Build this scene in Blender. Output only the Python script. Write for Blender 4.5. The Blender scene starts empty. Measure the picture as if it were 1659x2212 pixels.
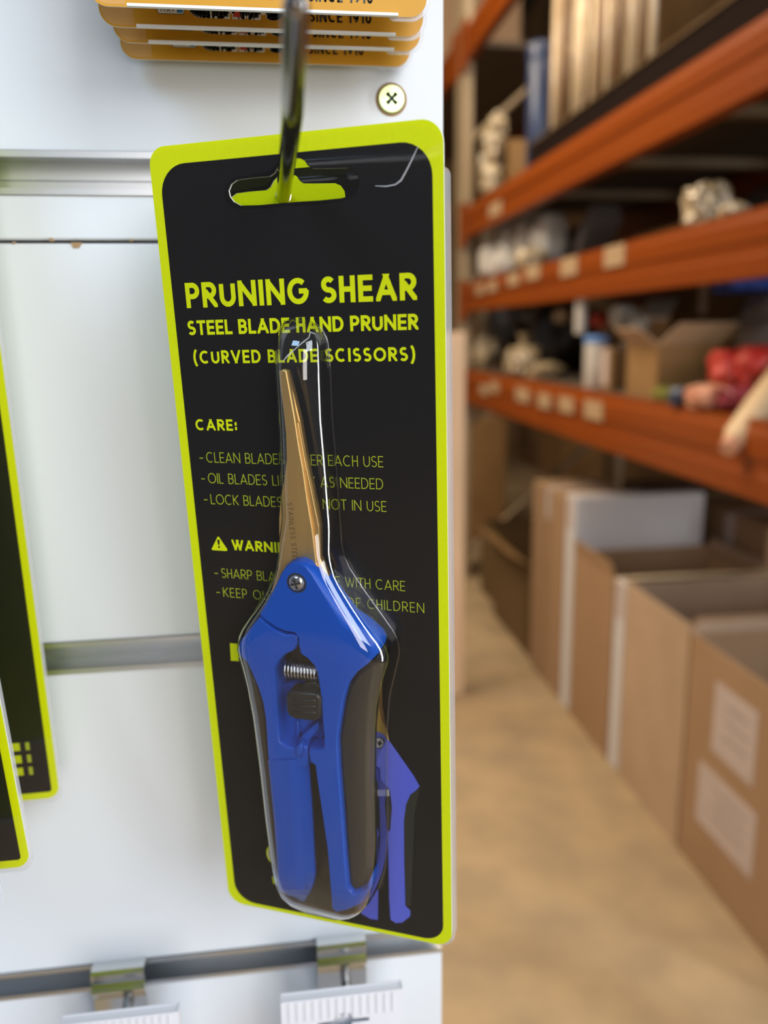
import bpy, bmesh, math, random
from mathutils import Vector, Matrix, noise
from mathutils.geometry import tessellate_polygon
random.seed(7)
scene = bpy.context.scene
COL = scene.collection

# ---------------------------------------------------------------- camera
F, CX, CY = 1800.0, 829.5, 1106.0
PITCH, ROLL, YAW = 0.2106348, -0.0133555, 0.1325853
_fw = Vector((math.sin(YAW)*math.cos(PITCH), math.cos(YAW)*math.cos(PITCH), -math.sin(PITCH)))
_r = Vector((math.cos(YAW), -math.sin(YAW), 0)); _u = _r.cross(_fw)
RT = math.cos(ROLL)*_r + math.sin(ROLL)*_u
UP = -math.sin(ROLL)*_r + math.cos(ROLL)*_u
FW = _fw
cam = bpy.data.cameras.new('camera'); cam_o = bpy.data.objects.new('camera', cam); COL.objects.link(cam_o)
cam.sensor_fit = 'VERTICAL'; cam.sensor_height = 36.0; cam.lens = F/2212*36.0
cam.clip_start = 0.01; cam.clip_end = 60
cam_o.matrix_world = Matrix((( RT.x, UP.x, -FW.x, 0), (RT.y, UP.y, -FW.y, 0), (RT.z, UP.z, -FW.z, 0), (0, 0, 0, 1)))
cam.dof.use_dof = True; cam.dof.focus_distance = 0.245; cam.dof.aperture_fstop = 7.4; cam.dof.aperture_blades = 0
scene.camera = cam_o

# ---------------------------------------------------------------- world, lights, exposure
w = bpy.data.worlds.new('sky'); scene.world = w; w.use_nodes = True
w.node_tree.nodes['Background'].inputs[0].default_value = (0.90, 0.93, 1.0, 1)
w.node_tree.nodes['Background'].inputs[1].default_value = 0.12
def area(name, loc, target, sx, sy, power, col):
    l = bpy.data.lights.new(name, 'AREA'); l.shape = 'RECTANGLE'; l.size = sx; l.size_y = sy; l.energy = power; l.color = col
    o = bpy.data.objects.new(name, l); COL.objects.link(o); o.location = loc
    o.rotation_euler = (Vector(target)-Vector(loc)).to_track_quat('-Z', 'Y').to_euler(); return o
area('doorway_daylight', (1.25, -2.1, 1.3), (0, 0.3, -0.1), 1.5, 2.0, 60, (0.86, 0.93, 1.0))
area('side_doorway', (2.6, -0.6, 0.3), (0, 0.3, 0.0), 0.32, 3.0, 40, (0.90, 0.95, 1.0))  # added tall strip lamp, draws long highlights down the blister's right side
area('window_daylight', (-2.0, -2.0, 2.5), (0, 0.3, 0), 1.4, 1.4, 52, (0.46, 0.70, 1.0))
area('aisle_doorway', (0.6, -4.2, 0.2), (1.0, 3.0, -0.5), 1.6, 2.2, 62, (1.0, 0.95, 0.92))  # added fill lamp, brightens box faces and flaps along the aisle
area('aisle_skylight', (0.45, 3.2, 2.75), (0.75, 3.0, -1.0), 0.9, 4.5, 92, (1.0, 0.86, 0.66))  # added overhead lamp for the aisle floor and box tops
area('aisle_lamp', (-0.9, 2.6, 2.0), (1.0, 2.4, -0.3), 1.0, 1.6, 68, (1.0, 0.84, 0.62))  # added lamp for the beam faces on the aisle side
vs = scene.view_settings
vs.view_transform = 'Standard'; vs.look = 'None'; vs.gamma = 1.0; vs.exposure = 0.22; vs.use_curve_mapping = False
cy = scene.cycles
cy.max_bounces = 8; cy.transparent_max_bounces = 24; cy.diffuse_bounces = 3; cy.glossy_bounces = 3
cy.caustics_reflective = False; cy.caustics_refractive = False

# ---------------------------------------------------------------- rays (photo pixel -> place)
def ray(x, y): return RT*((x-CX)/F) - UP*((y-CY)/F) + FW
def onX(x, y, X): r = ray(x, y); return r*(X/r.x)
def onY(x, y, Y): r = ray(x, y); return r*(Y/r.y)
def onZ(x, y, Z): r = ray(x, y); return r*(Z/r.z)
FLOOR = -1.35

# ---------------------------------------------------------------- materials
def mat(name, col, rough=0.5, metal=0.0, spec=0.5, noise_amt=0.0, noise_scale=30.0, col2=None, bump=0.0, coat=0.0, obj=True, stretch=None, trans=0.0, aniso=0.0):
    m = bpy.data.materials.new(name); m.use_nodes = True; nt = m.node_tree; b = nt.nodes['Principled BSDF']
    b.inputs['Base Color'].default_value = (*col, 1); b.inputs['Roughness'].default_value = rough
    b.inputs['Metallic'].default_value = metal; b.inputs['Specular IOR Level'].default_value = spec
    b.inputs['Coat Weight'].default_value = coat
    b.inputs['Anisotropic'].default_value = aniso
    if noise_amt > 0 or bump > 0:
        tc = nt.nodes.new('ShaderNodeTexCoord'); mp = nt.nodes.new('ShaderNodeMapping'); n = nt.nodes.new('ShaderNodeTexNoise')
        if stretch: mp.inputs['Scale'].default_value = stretch
        nt.links.new(tc.outputs['Object'], mp.inputs[0]); nt.links.new(mp.outputs[0], n.inputs['Vector'])
        n.inputs['Scale'].default_value = noise_scale; n.inputs['Detail'].default_value = 5
        if noise_amt > 0:
            mx = nt.nodes.new('ShaderNodeMix'); mx.data_type = 'RGBA'
            c2 = col2 or tuple(c*0.6 for c in col)
            mx.inputs['A'].default_value = (*col, 1); mx.inputs['B'].default_value = (*c2, 1)
            mr = nt.nodes.new('ShaderNodeMapRange'); mr.inputs['From Min'].default_value = 0.35; mr.inputs['From Max'].default_value = 0.7
            mr.inputs['To Max'].default_value = noise_amt
            nt.links.new(n.outputs['Fac'], mr.inputs['Value']); nt.links.new(mr.outputs[0], mx.inputs['Factor'])
            nt.links.new(mx.outputs['Result'], b.inputs['Base Color'])
        if bump > 0:
            bp = nt.nodes.new('ShaderNodeBump'); bp.inputs['Strength'].default_value = bump; bp.inputs['Distance'].default_value = 0.001
            nt.links.new(n.outputs['Fac'], bp.inputs['Height']); nt.links.new(bp.outputs[0], b.inputs['Normal'])
    return m
def film(name, rough=0.04, tint=(1, 1, 1), haze=0.0, boost=1.0, bump=0.0, bscale=40, rim=0.0):
    m = bpy.data.materials.new(name); m.use_nodes = True; nt = m.node_tree; nt.nodes.clear()
    out = nt.nodes.new('ShaderNodeOutputMaterial'); tr = nt.nodes.new('ShaderNodeBsdfTransparent'); gl = nt.nodes.new('ShaderNodeBsdfGlossy')
    tr.inputs[0].default_value = (*tint, 1); gl.inputs['Roughness'].default_value = rough; gl.inputs[0].default_value = (1, 1, 1, 1)
    fr = nt.nodes.new('ShaderNodeFresnel'); fr.inputs['IOR'].default_value = 1.5
    geo = nt.nodes.new('ShaderNodeNewGeometry'); io = nt.nodes.new('ShaderNodeMapRange')      # thin sheet: same reflectance from both sides
    io.inputs['To Min'].default_value = 1.5; io.inputs['To Max'].default_value = 1/1.5
    nt.links.new(geo.outputs['Backfacing'], io.inputs['Value']); nt.links.new(io.outputs[0], fr.inputs['IOR'])
    mul = nt.nodes.new('ShaderNodeMath'); mul.operation = 'MULTIPLY'; mul.inputs[1].default_value = boost; mul.use_clamp = True
    nt.links.new(fr.outputs[0], mul.inputs[0])
    if bump > 0:
        tc = nt.nodes.new('ShaderNodeTexCoord'); n = nt.nodes.new('ShaderNodeTexNoise'); n.inputs['Scale'].default_value = bscale
        bp = nt.nodes.new('ShaderNodeBump'); bp.inputs['Strength'].default_value = bump; bp.inputs['Distance'].default_value = 0.001
        nt.links.new(tc.outputs['Object'], n.inputs['Vector']); nt.links.new(n.outputs['Fac'], bp.inputs['Height'])
        nt.links.new(bp.outputs[0], gl.inputs['Normal']); nt.links.new(bp.outputs[0], fr.inputs['Normal'])
    mx = nt.nodes.new('ShaderNodeMixShader'); nt.links.new(mul.outputs[0], mx.inputs[0])
    base = tr
    if rim > 0:       # the sheet absorbs more where it is looked through edgeways
        lw = nt.nodes.new('ShaderNodeLayerWeight'); lw.inputs[0].default_value = 0.5
        pw = nt.nodes.new('ShaderNodeMath'); pw.operation = 'POWER'; pw.inputs[1].default_value = 2.5
        cm = nt.nodes.new('ShaderNodeMix'); cm.data_type = 'RGBA'; cm.inputs['A'].default_value = (*tint, 1); cm.inputs['B'].default_value = (*[1-rim]*3, 1)
        nt.links.new(lw.outputs['Facing'], pw.inputs[0]); nt.links.new(pw.outputs[0], cm.inputs['Factor']); nt.links.new(cm.outputs['Result'], tr.inputs[0])
    if haze > 0:
        df = nt.nodes.new('ShaderNodeBsdfDiffuse'); df.inputs[0].default_value = (0.9, 0.9, 0.92, 1)
        m2 = nt.nodes.new('ShaderNodeMixShader'); m2.inputs[0].default_value = haze
        nt.links.new(tr.outputs[0], m2.inputs[1]); nt.links.new(df.outputs[0], m2.inputs[2]); base = m2
    nt.links.new(base.outputs[0], mx.inputs[1]); nt.links.new(gl.outputs[0], mx.inputs[2]); nt.links.new(mx.outputs[0], out.inputs[0])
    return m

M = {}
M['melamine'] = mat('white_melamine', (0.69, 0.71, 0.74), 0.38, bump=0.06, noise_scale=900)
M['chip'] = mat('chipboard_core', (0.42, 0.26, 0.13), 0.9, noise_amt=0.6, noise_scale=400)
M['alu'] = mat('aluminium', (0.66, 0.68, 0.70), 0.34, 1.0, noise_amt=0.4, noise_scale=60, stretch=(0.15, 1, 1), bump=0.05)
M['lime'] = mat('lime_print', (0.66, 0.73, 0.001), 0.45, spec=0.2, noise_amt=0.35, noise_scale=700, col2=(0.59, 0.66, 0.001))
M['lime_thin'] = mat('lime_thin_lettering', (0.40, 0.46, 0.02), 0.5, spec=0.25)
M['blackcard'] = mat('black_print', (0.011, 0.010, 0.010), 0.32, spec=0.2)
M['blue'] = mat('blue_plastic', (0.001, 0.072, 0.44), 0.36, spec=0.3, bump=0.03, noise_scale=900)
M['grip'] = mat('black_rubber', (0.016, 0.015, 0.014), 0.4, spec=0.45)
M['lockblack'] = mat('black_plastic', (0.016, 0.015, 0.015), 0.32)
M['gold'] = mat('titanium_gold_steel', (0.76, 0.50, 0.19), 0.44, 0.92, noise_amt=0.5, noise_scale=260, col2=(0.62, 0.39, 0.13), stretch=(1, 0.08, 1), bump=0.12)
M['gold_dark'] = mat('ground_gold_bevel', (0.54, 0.33, 0.11), 0.42, 1.0, noise_amt=0.4, noise_scale=260, stretch=(1, 0.08, 1), bump=0.1)
M['engrave'] = mat('engraved_line', (0.20, 0.11, 0.03), 0.5, 0.8)
M['steel'] = mat('polished_steel', (0.72, 0.70, 0.68), 0.18, 1.0)
M['chrome'] = mat('chrome_wire', (0.30, 0.28, 0.27), 0.14, 1.0, bump=0.05, noise_scale=200)
M['plate'] = mat('zinc_plate', (0.72, 0.73, 0.72), 0.16, 1.0, bump=0.04, noise_scale=120)
M['zinc'] = mat('yellow_zinc', (0.60, 0.64, 0.27), 0.3, 1.0, noise_amt=0.7, noise_scale=220, col2=(0.42, 0.62, 0.38))
M['traydark'] = mat('dark_tray', (0.012, 0.006, 0.004), 0.9, spec=0.08)
M['dark'] = mat('dark_recess', (0.02, 0.018, 0.015), 0.7)
M['printblue'] = mat('printed_violet_blue', (0.075, 0.095, 0.50), 0.4, spec=0.25, noise_amt=0.5, noise_scale=60, col2=(0.13, 0.15, 0.55), stretch=(1, 0.15, 1))
M['printblue2'] = mat('printed_pale_blue', (0.15, 0.18, 0.60), 0.4, spec=0.25)
M['printgold'] = mat('printed_gold', (0.52, 0.33, 0.07), 0.4, spec=0.25)
M['printgold2'] = mat('printed_bronze', (0.25, 0.14, 0.05), 0.4, spec=0.25)
M['printgrip'] = mat('printed_dark_olive', (0.022, 0.024, 0.018), 0.4, spec=0.25)
M['printgrey'] = mat('printed_silver', (0.55, 0.55, 0.55), 0.4, spec=0.25)
M['film'] = film('clear_sheet', 0.07, boost=0.65, bump=0.05, bscale=45)
M['blister'] = film('clear_blister', 0.035, (0.97, 0.97, 0.97), boost=2.0, bump=0.02, bscale=70, rim=0.8)
M['edge'] = film('clear_plastic_edge', 0.1, (0.93, 0.93, 0.95), haze=0.28)
M['crease'] = film('creased_plastic', 0.2, haze=0.6)  # whitish haze carries the highlight along a fold
M['orange_card'] = mat('amber_card', (0.60, 0.285, 0.016), 0.42, spec=0.3, noise_amt=0.3, noise_scale=120, col2=(0.53, 0.245, 0.014))
M['peach_card'] = mat('amber_back_card', (0.60, 0.30, 0.07), 0.42)
M['white_card'] = mat('white_card', (0.80, 0.80, 0.80), 0.5)
M['ink'] = mat('black_ink', (0.02, 0.022, 0.02), 0.5)
M['redink'] = mat('red_ink', (0.55, 0.06, 0.04), 0.5)
M['blueink'] = mat('blue_ink', (0.03, 0.25, 0.50), 0.5)
M['rack_orange'] = mat('orange_rack_paint', (0.265, 0.052, 0.002), 0.40, spec=0.3, noise_amt=0.6, noise_scale=4, col2=(0.19, 0.034, 0.003), stretch=(1, 0.25, 3))
M['rack_grey'] = mat('galvanised_post', (0.40, 0.29, 0.17), 0.5, 0.2, noise_amt=0.4, noise_scale=5)
M['deck'] = mat('dark_decking', (0.12, 0.085, 0.055), 0.8, noise_amt=0.5, noise_scale=8)
M['cardboard'] = mat('cardboard', (0.40, 0.25, 0.145), 0.8, spec=0.2, noise_amt=0.35, noise_scale=7, col2=(0.33, 0.195, 0.105))
M['cardboard_pale'] = mat('pale_cardboard', (0.53, 0.37, 0.25), 0.8, spec=0.2, noise_amt=0.3, noise_scale=6)
M['flap_cream'] = mat('cream_card_flap', (0.80, 0.60, 0.32), 0.7, noise_amt=0.3, noise_scale=14)  # cream board, lightened to carry the light falling on this flap
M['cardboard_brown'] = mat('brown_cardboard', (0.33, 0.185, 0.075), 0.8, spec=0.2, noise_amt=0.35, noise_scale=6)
M['cardboard_dark'] = mat('dark_brown_cardboard', (0.15, 0.09, 0.04), 0.85, spec=0.2, noise_amt=0.4, noise_scale=6)  # dark brown boxes; also puts the shade into the colour of shadowed ones
M['whitebox'] = mat('white_carton', (0.70, 0.68, 0.70), 0.6, noise_amt=0.15, noise_scale=8)
M['label'] = mat('paper_label', (0.58, 0.47, 0.43), 0.7, noise_amt=0.25, noise_scale=40)
M['tag'] = mat('price_ticket', (0.44, 0.29, 0.16), 0.6)
M['wood'] = mat('pale_timber', (0.86, 0.60, 0.38), 0.6, noise_amt=0.4, noise_scale=10, stretch=(4, 4, 0.3))
M['concrete'] = mat('sandy_concrete', (0.44, 0.31, 0.175), 0.75, spec=0.3, noise_amt=0.9, noise_scale=6, col2=(0.31, 0.225, 0.135), bump=0.3)
M['wall'] = mat('brown_panelling', (0.30, 0.16, 0.06), 0.8, noise_amt=0.7, noise_scale=2.2, col2=(0.05, 0.03, 0.015))
M['ceil'] = mat('dark_ceiling', (0.10, 0.08, 0.06), 0.9, noise_amt=0.4, noise_scale=2)
M['baggy'] = mat('clear_bag_plastic', (0.60, 0.45, 0.26), 0.14, spec=1.0, noise_amt=0.8, noise_scale=22, col2=(0.10, 0.07, 0.04), coat=0.6, bump=1.0)
M['whitebag'] = mat('white_polythene', (0.62, 0.55, 0.47), 0.25, spec=0.8, noise_amt=0.4, noise_scale=16, bump=0.6)
M['greybag'] = mat('grey_polythene', (0.20, 0.17, 0.155), 0.3, spec=0.7, noise_amt=0.5, noise_scale=10)
M['darkbag'] = mat('dark_polythene', (0.035, 0.028, 0.022), 0.35, spec=0.6, noise_amt=0.4, noise_scale=10)
M['navy'] = mat('navy_wrap', (0.035, 0.05, 0.11), 0.3, spec=0.7, noise_amt=0.3, noise_scale=14)
M['cream'] = mat('cream_tube', (0.66, 0.47, 0.27), 0.22, spec=0.8, coat=0.4)
M['brown_tube'] = mat('brown_tube', (0.24, 0.13, 0.055), 0.3, spec=0.7)  # darkened brown carries the shaded gaps between the tubes
M['brightblue'] = mat('bright_blue_wrap', (0.06, 0.14, 0.62), 0.4)
M['skyblue'] = mat('sky_blue_lid', (0.12, 0.25, 0.55), 0.4)
M['red'] = mat('red_wrap', (0.55, 0.03, 0.025), 0.35, noise_amt=0.5, noise_scale=14, col2=(0.65, 0.20, 0.10))
M['maroon'] = mat('maroon_wrap', (0.22, 0.02, 0.035), 0.4)
M['pink'] = mat('salmon_wrap', (0.62, 0.25, 0.15), 0.45, noise_amt=0.5, noise_scale=14, col2=(0.6, 0.42, 0.25))
M['green'] = mat('olive_green_wrap', (0.25, 0.25, 0.045), 0.45, noise_amt=0.6, noise_scale=10, col2=(0.10, 0.12, 0.02))
M['beige'] = mat('beige_cloth', (0.75, 0.52, 0.30), 0.6, noise_amt=0.3, noise_scale=10)
M['bright'] = mat('white_plastic', (0.80, 0.78, 0.70), 0.3)
def emis(name, col, s):
    m = bpy.data.materials.new(name); m.use_nodes = True; b = m.node_tree.nodes['Principled BSDF']
    b.inputs['Emission Color'].default_value = (*col, 1); b.inputs['Emission Strength'].default_value = s; return m
M['skyglass'] = emis('bright_window', (0.62, 0.78, 1.0), 0.9)

# ---------------------------------------------------------------- object helpers
class MB:
    """collects geometry for ONE mesh object (vertices in local coordinates)"""
    def __init__(s): s.v = []; s.f = []; s.mi = []; s.mats = []; s.sm = []
    def m(s, key):
        if key not in s.mats: s.mats.append(key)
        return s.mats.index(key)
    def add(s, vs, fs, key, smooth=False):
        b = len(s.v); s.v += [tuple(p) for p in vs]; k = s.m(key)
        for f in fs: s.f.append([i+b for i in f]); s.mi.append(k); s.sm.append(smooth)
    def build(s, name, parent=None, matrix=None, fix=True):
        me = bpy.data.meshes.new(name); me.from_pydata(s.v, [], s.f)
        for k in s.mats: me.materials.append(M[k])
        for p, k, sm in zip(me.polygons, s.mi, s.sm): p.material_index = k; p.use_smooth = sm
        if fix:
            bm = bmesh.new(); bm.from_mesh(me); bmesh.ops.recalc_face_normals(bm, faces=bm.faces); bm.to_mesh(me); bm.free()
        me.update()
        o = bpy.data.objects.new(name, me); COL.objects.link(o)
        if parent: o.parent = parent
        if matrix is not None: o.matrix_world = matrix
        return o
    # --- shapes
    def box(s, lo, hi, key, bev=0.0):
        x0, y0, z0 = lo; x1, y1, z1 = hi
        if bev <= 0:
            s.add([(x0,y0,z0),(x1,y0,z0),(x1,y1,z0),(x0,y1,z0),(x0,y0,z1),(x1,y0,z1),(x1,y1,z1),(x0,y1,z1)],
                  [(0,3,2,1),(4,5,6,7),(0,1,5,4),(1,2,6,5),(2,3,7,6),(3,0,4,7)], key); return
        bm = bmesh.new(); bmesh.ops.create_cube(bm, size=1)
        for v in bm.verts: v.co = Vector(((x0+x1)/2+v.co.x*(x1-x0), (y0+y1)/2+v.co.y*(y1-y0), (z0+z1)/2+v.co.z*(z1-z0)))
        bmesh.ops.bevel(bm, geom=bm.edges[:], offset=bev, segments=3, affect='EDGES', clamp_overlap=True)
        s.frombm(bm, key, False)
    def frombm(s, bm, key, smooth=False, T=None):
        bm.verts.index_update()
        s.add([(T @ v.co if T else v.co) for v in bm.verts], [[v.index for v in f.verts] for f in bm.faces], key, smooth); bm.free()
    def prism(s, outer, z0, z1, key, holes=(), side_key=None, back=True):
        loops = [list(outer)] + [list(h) for h in holes]
        flat = [p for l in loops for p in l]
        tri = tessellate_polygon([[Vector((p[0], p[1], 0)) for p in l] for l in loops])
        n = len(flat)
        vs = [(p[0], p[1], z1) for p in flat] + [(p[0], p[1], z0) for p in flat]
        s.add(vs, [list(t) for t in tri] + ([[i+n for i in reversed(t)] for t in tri] if back else []), key)
        b = 0; fs = []
        for l in loops:
            k = len(l)
            for i in range(k): j = (i+1) % k; fs.append((b+i, b+j, n+b+j, n+b+i))
            b += k
        s.add(vs, fs, side_key or key)
    def flat(s, poly, z, key, holes=()):
        loops = [list(poly)] + [list(h) for h in holes]; flat = [p for l in loops for p in l]
        tri = tessellate_polygon([[Vector((p[0], p[1], 0)) for p in l] for l in loops])
        out = []
        for t in tri:
            a, b, c = (flat[i] for i in t)
            out.append(list(t) if (b[0]-a[0])*(c[1]-a[1])-(b[1]-a[1])*(c[0]-a[0]) > 0 else list(reversed(t)))
        s.add([(p[0], p[1], z) for p in flat], out, key)
    def plate(s, outer, insets, z0, zs, z1, key, steps=4, smooth=True):
        """solid with the outline at z0..zs rounding over by the inset of each corner to a flat top at z1"""
        n = len(outer); area2 = sum(outer[i][0]*outer[(i+1)%n][1]-outer[(i+1)%n][0]*outer[i][1] for i in range(n))
        sg = 1 if area2 > 0 else -1
        nor = []
        for i in range(n):
            p0, p, p1 = (Vector(outer[(i+k)%n][:2]) for k in (-1, 0, 1))
            e0 = (p-p0).normalized(); e1 = (p1-p).normalized()
            n0 = Vector((-e0.y, e0.x))*sg; n1 = Vector((-e1.y, e1.x))*sg; m_ = (n0+n1)
            m_ = m_.normalized() if m_.length > 1e-4 else n0
            nor.append(m_/max(0.6, m_.dot(n0)))
        if not hasattr(insets, '__len__'): insets = [insets]*n
        rings = [[(p[0], p[1], z0) for p in outer], [(p[0], p[1], zs) for p in outer]]
        for k in range(1, steps+1):
            a = k/steps*math.pi/2; f = 1-math.cos(a); g = math.sin(a)
            rings.append([(p[0]+q.x*i*f, p[1]+q.y*i*f, zs+(z1-zs)*g) for p, q, i in zip(outer, nor, insets)])
        vs = [v for r in rings for v in r]; fs = []
        for k in range(len(rings)-1):
            for i in range(n): j = (i+1)%n; fs.append((k*n+i, k*n+j, k*n+n+j, k*n+n+i))
        s.add(vs, fs, key, smooth)
        for r, rev in ((rings[-1], False), (rings[0], True)):
            tri = tessellate_polygon([[Vector((p[0], p[1], 0)) for p in r]])
            s.add(r, [list(t) for t in tri], key)
    def tube(s, pts, rad, key, n=16, caps=True, round_end=False):
        pts = [Vector(p) for p in pts]; rads = rad if hasattr(rad, '__len__') else [rad]*len(pts)
        if round_end:
            d = (pts[-1]-pts[-2]).normalized(); e = pts[-1].copy(); r0 = rads[-1]; rads = list(rads)
            for k in range(1, 5):
                a = k/5*math.pi/2; pts.append(e+d*r0*math.sin(a)); rads.append(r0*math.cos(a))
        vs = []; prev = None
        for i, p in enumerate(pts):
            t = (pts[min(i+1, len(pts)-1)]-pts[max(i-1, 0)]).normalized()
            a = prev if prev is not None else (Vector((0, 0, 1)) if abs(t.z) < 0.9 else Vector((1, 0, 0)))
            a = (a-t*a.dot(t)).normalized(); prev = a; b = t.cross(a)
            vs += [p+(a*math.cos(2*math.pi*k/n)+b*math.sin(2*math.pi*k/n))*rads[i] for k in range(n)]
        fs = [(i*n+k, i*n+(k+1)%n, i*n+n+(k+1)%n, i*n+n+k) for i in range(len(pts)-1) for k in range(n)]
        s.add(vs, fs, key, True)
        if caps: s.add(vs[:n], [list(range(n))], key); s.add(vs[-n:], [list(range(n))], key)
    def lathe(s, prof, key, n=28, T=None, smooth=True):
        vs = [(r*math.cos(2*math.pi*k/n), r*math.sin(2*math.pi*k/n), z) for r, z in prof for k in range(n)]
        if T: vs = [T @ Vector(v) for v in vs]
        fs = [(i*n+k, i*n+(k+1)%n, i*n+n+(k+1)%n, i*n+n+k) for i in range(len(prof)-1) for k in range(n)]
        s.add(vs, fs, key, smooth)
    def grid(s, rows, key, smooth=True, close=False):
        n = len(rows[0]); vs = [p for r in rows for p in r]
        fs = [(i*n+k, i*n+k+1, i*n+n+k+1, i*n+n+k) for i in range(len(rows)-1) for k in range(n-1)]
        if close: fs += [(i*n+n-1, i*n, i*n+n, i*n+n+n-1) for i in range(len(rows)-1)]
        s.add(vs, fs, key, smooth)
    def blob(s, c, size, key, amp=0.25, freq=2.0, sub=4, seed=0, T=None):
        bm = bmesh.new(); bmesh.ops.create_icosphere(bm, subdivisions=sub, radius=1)
        for v in bm.verts:
            d = 1+amp*noise.noise(v.co*freq+Vector((seed*7.3, seed*3.1, 0)))+amp*0.5*noise.noise(v.co*freq*2.7+Vector((0, seed*5.7, 2)))
            q = v.co*d
            q = Vector([math.copysign(abs(a)**0.75, a) for a in q])
            v.co = Vector((q.x*size[0], q.y*size[1], max(-.98*size[2], q.z*size[2])))+Vector(c)
        s.frombm(bm, key, True, T)

def tag(o, label=None, cat=None, group=None, kind=None):
    if label: o['label'] = label
    if cat: o['category'] = cat
    if group: o['group'] = group
    if kind: o['kind'] = kind
    return o
def thing(name, label, cat, loc=(0, 0, 0), group=None, matrix=None):
    o = bpy.data.objects.new(name, None); COL.objects.link(o); o.empty_display_size = 0.02
    if matrix is not None: o.matrix_world = matrix
    else: o.location = loc
    return tag(o, label, cat, group)
def copy_tree(o, parent=None):
    c = o.copy(); COL.objects.link(c)
    if parent: c.parent = parent; c.matrix_parent_inverse = o.matrix_parent_inverse.copy()
    for ch in o.children: copy_tree(ch, c)
    return c
def rrect(x0, y0, x1, y1, r, n=8):
    r = r if hasattr(r, '__len__') else [r]*4     # bl, br, tr, tl
    out = []
    for (cx, cy, a0), q in zip(((x0, y0, 180), (x1, y0, 270), (x1, y1, 0), (x0, y1, 90)), r):
        sx = 1 if cx == x0 else -1; sy = 1 if cy == y0 else -1
        for k in range(n+1):
            a = math.radians(a0+90*k/n); out.append((cx+sx*q+q*math.cos(a), cy+sy*q+q*math.sin(a)))
    return out

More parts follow.
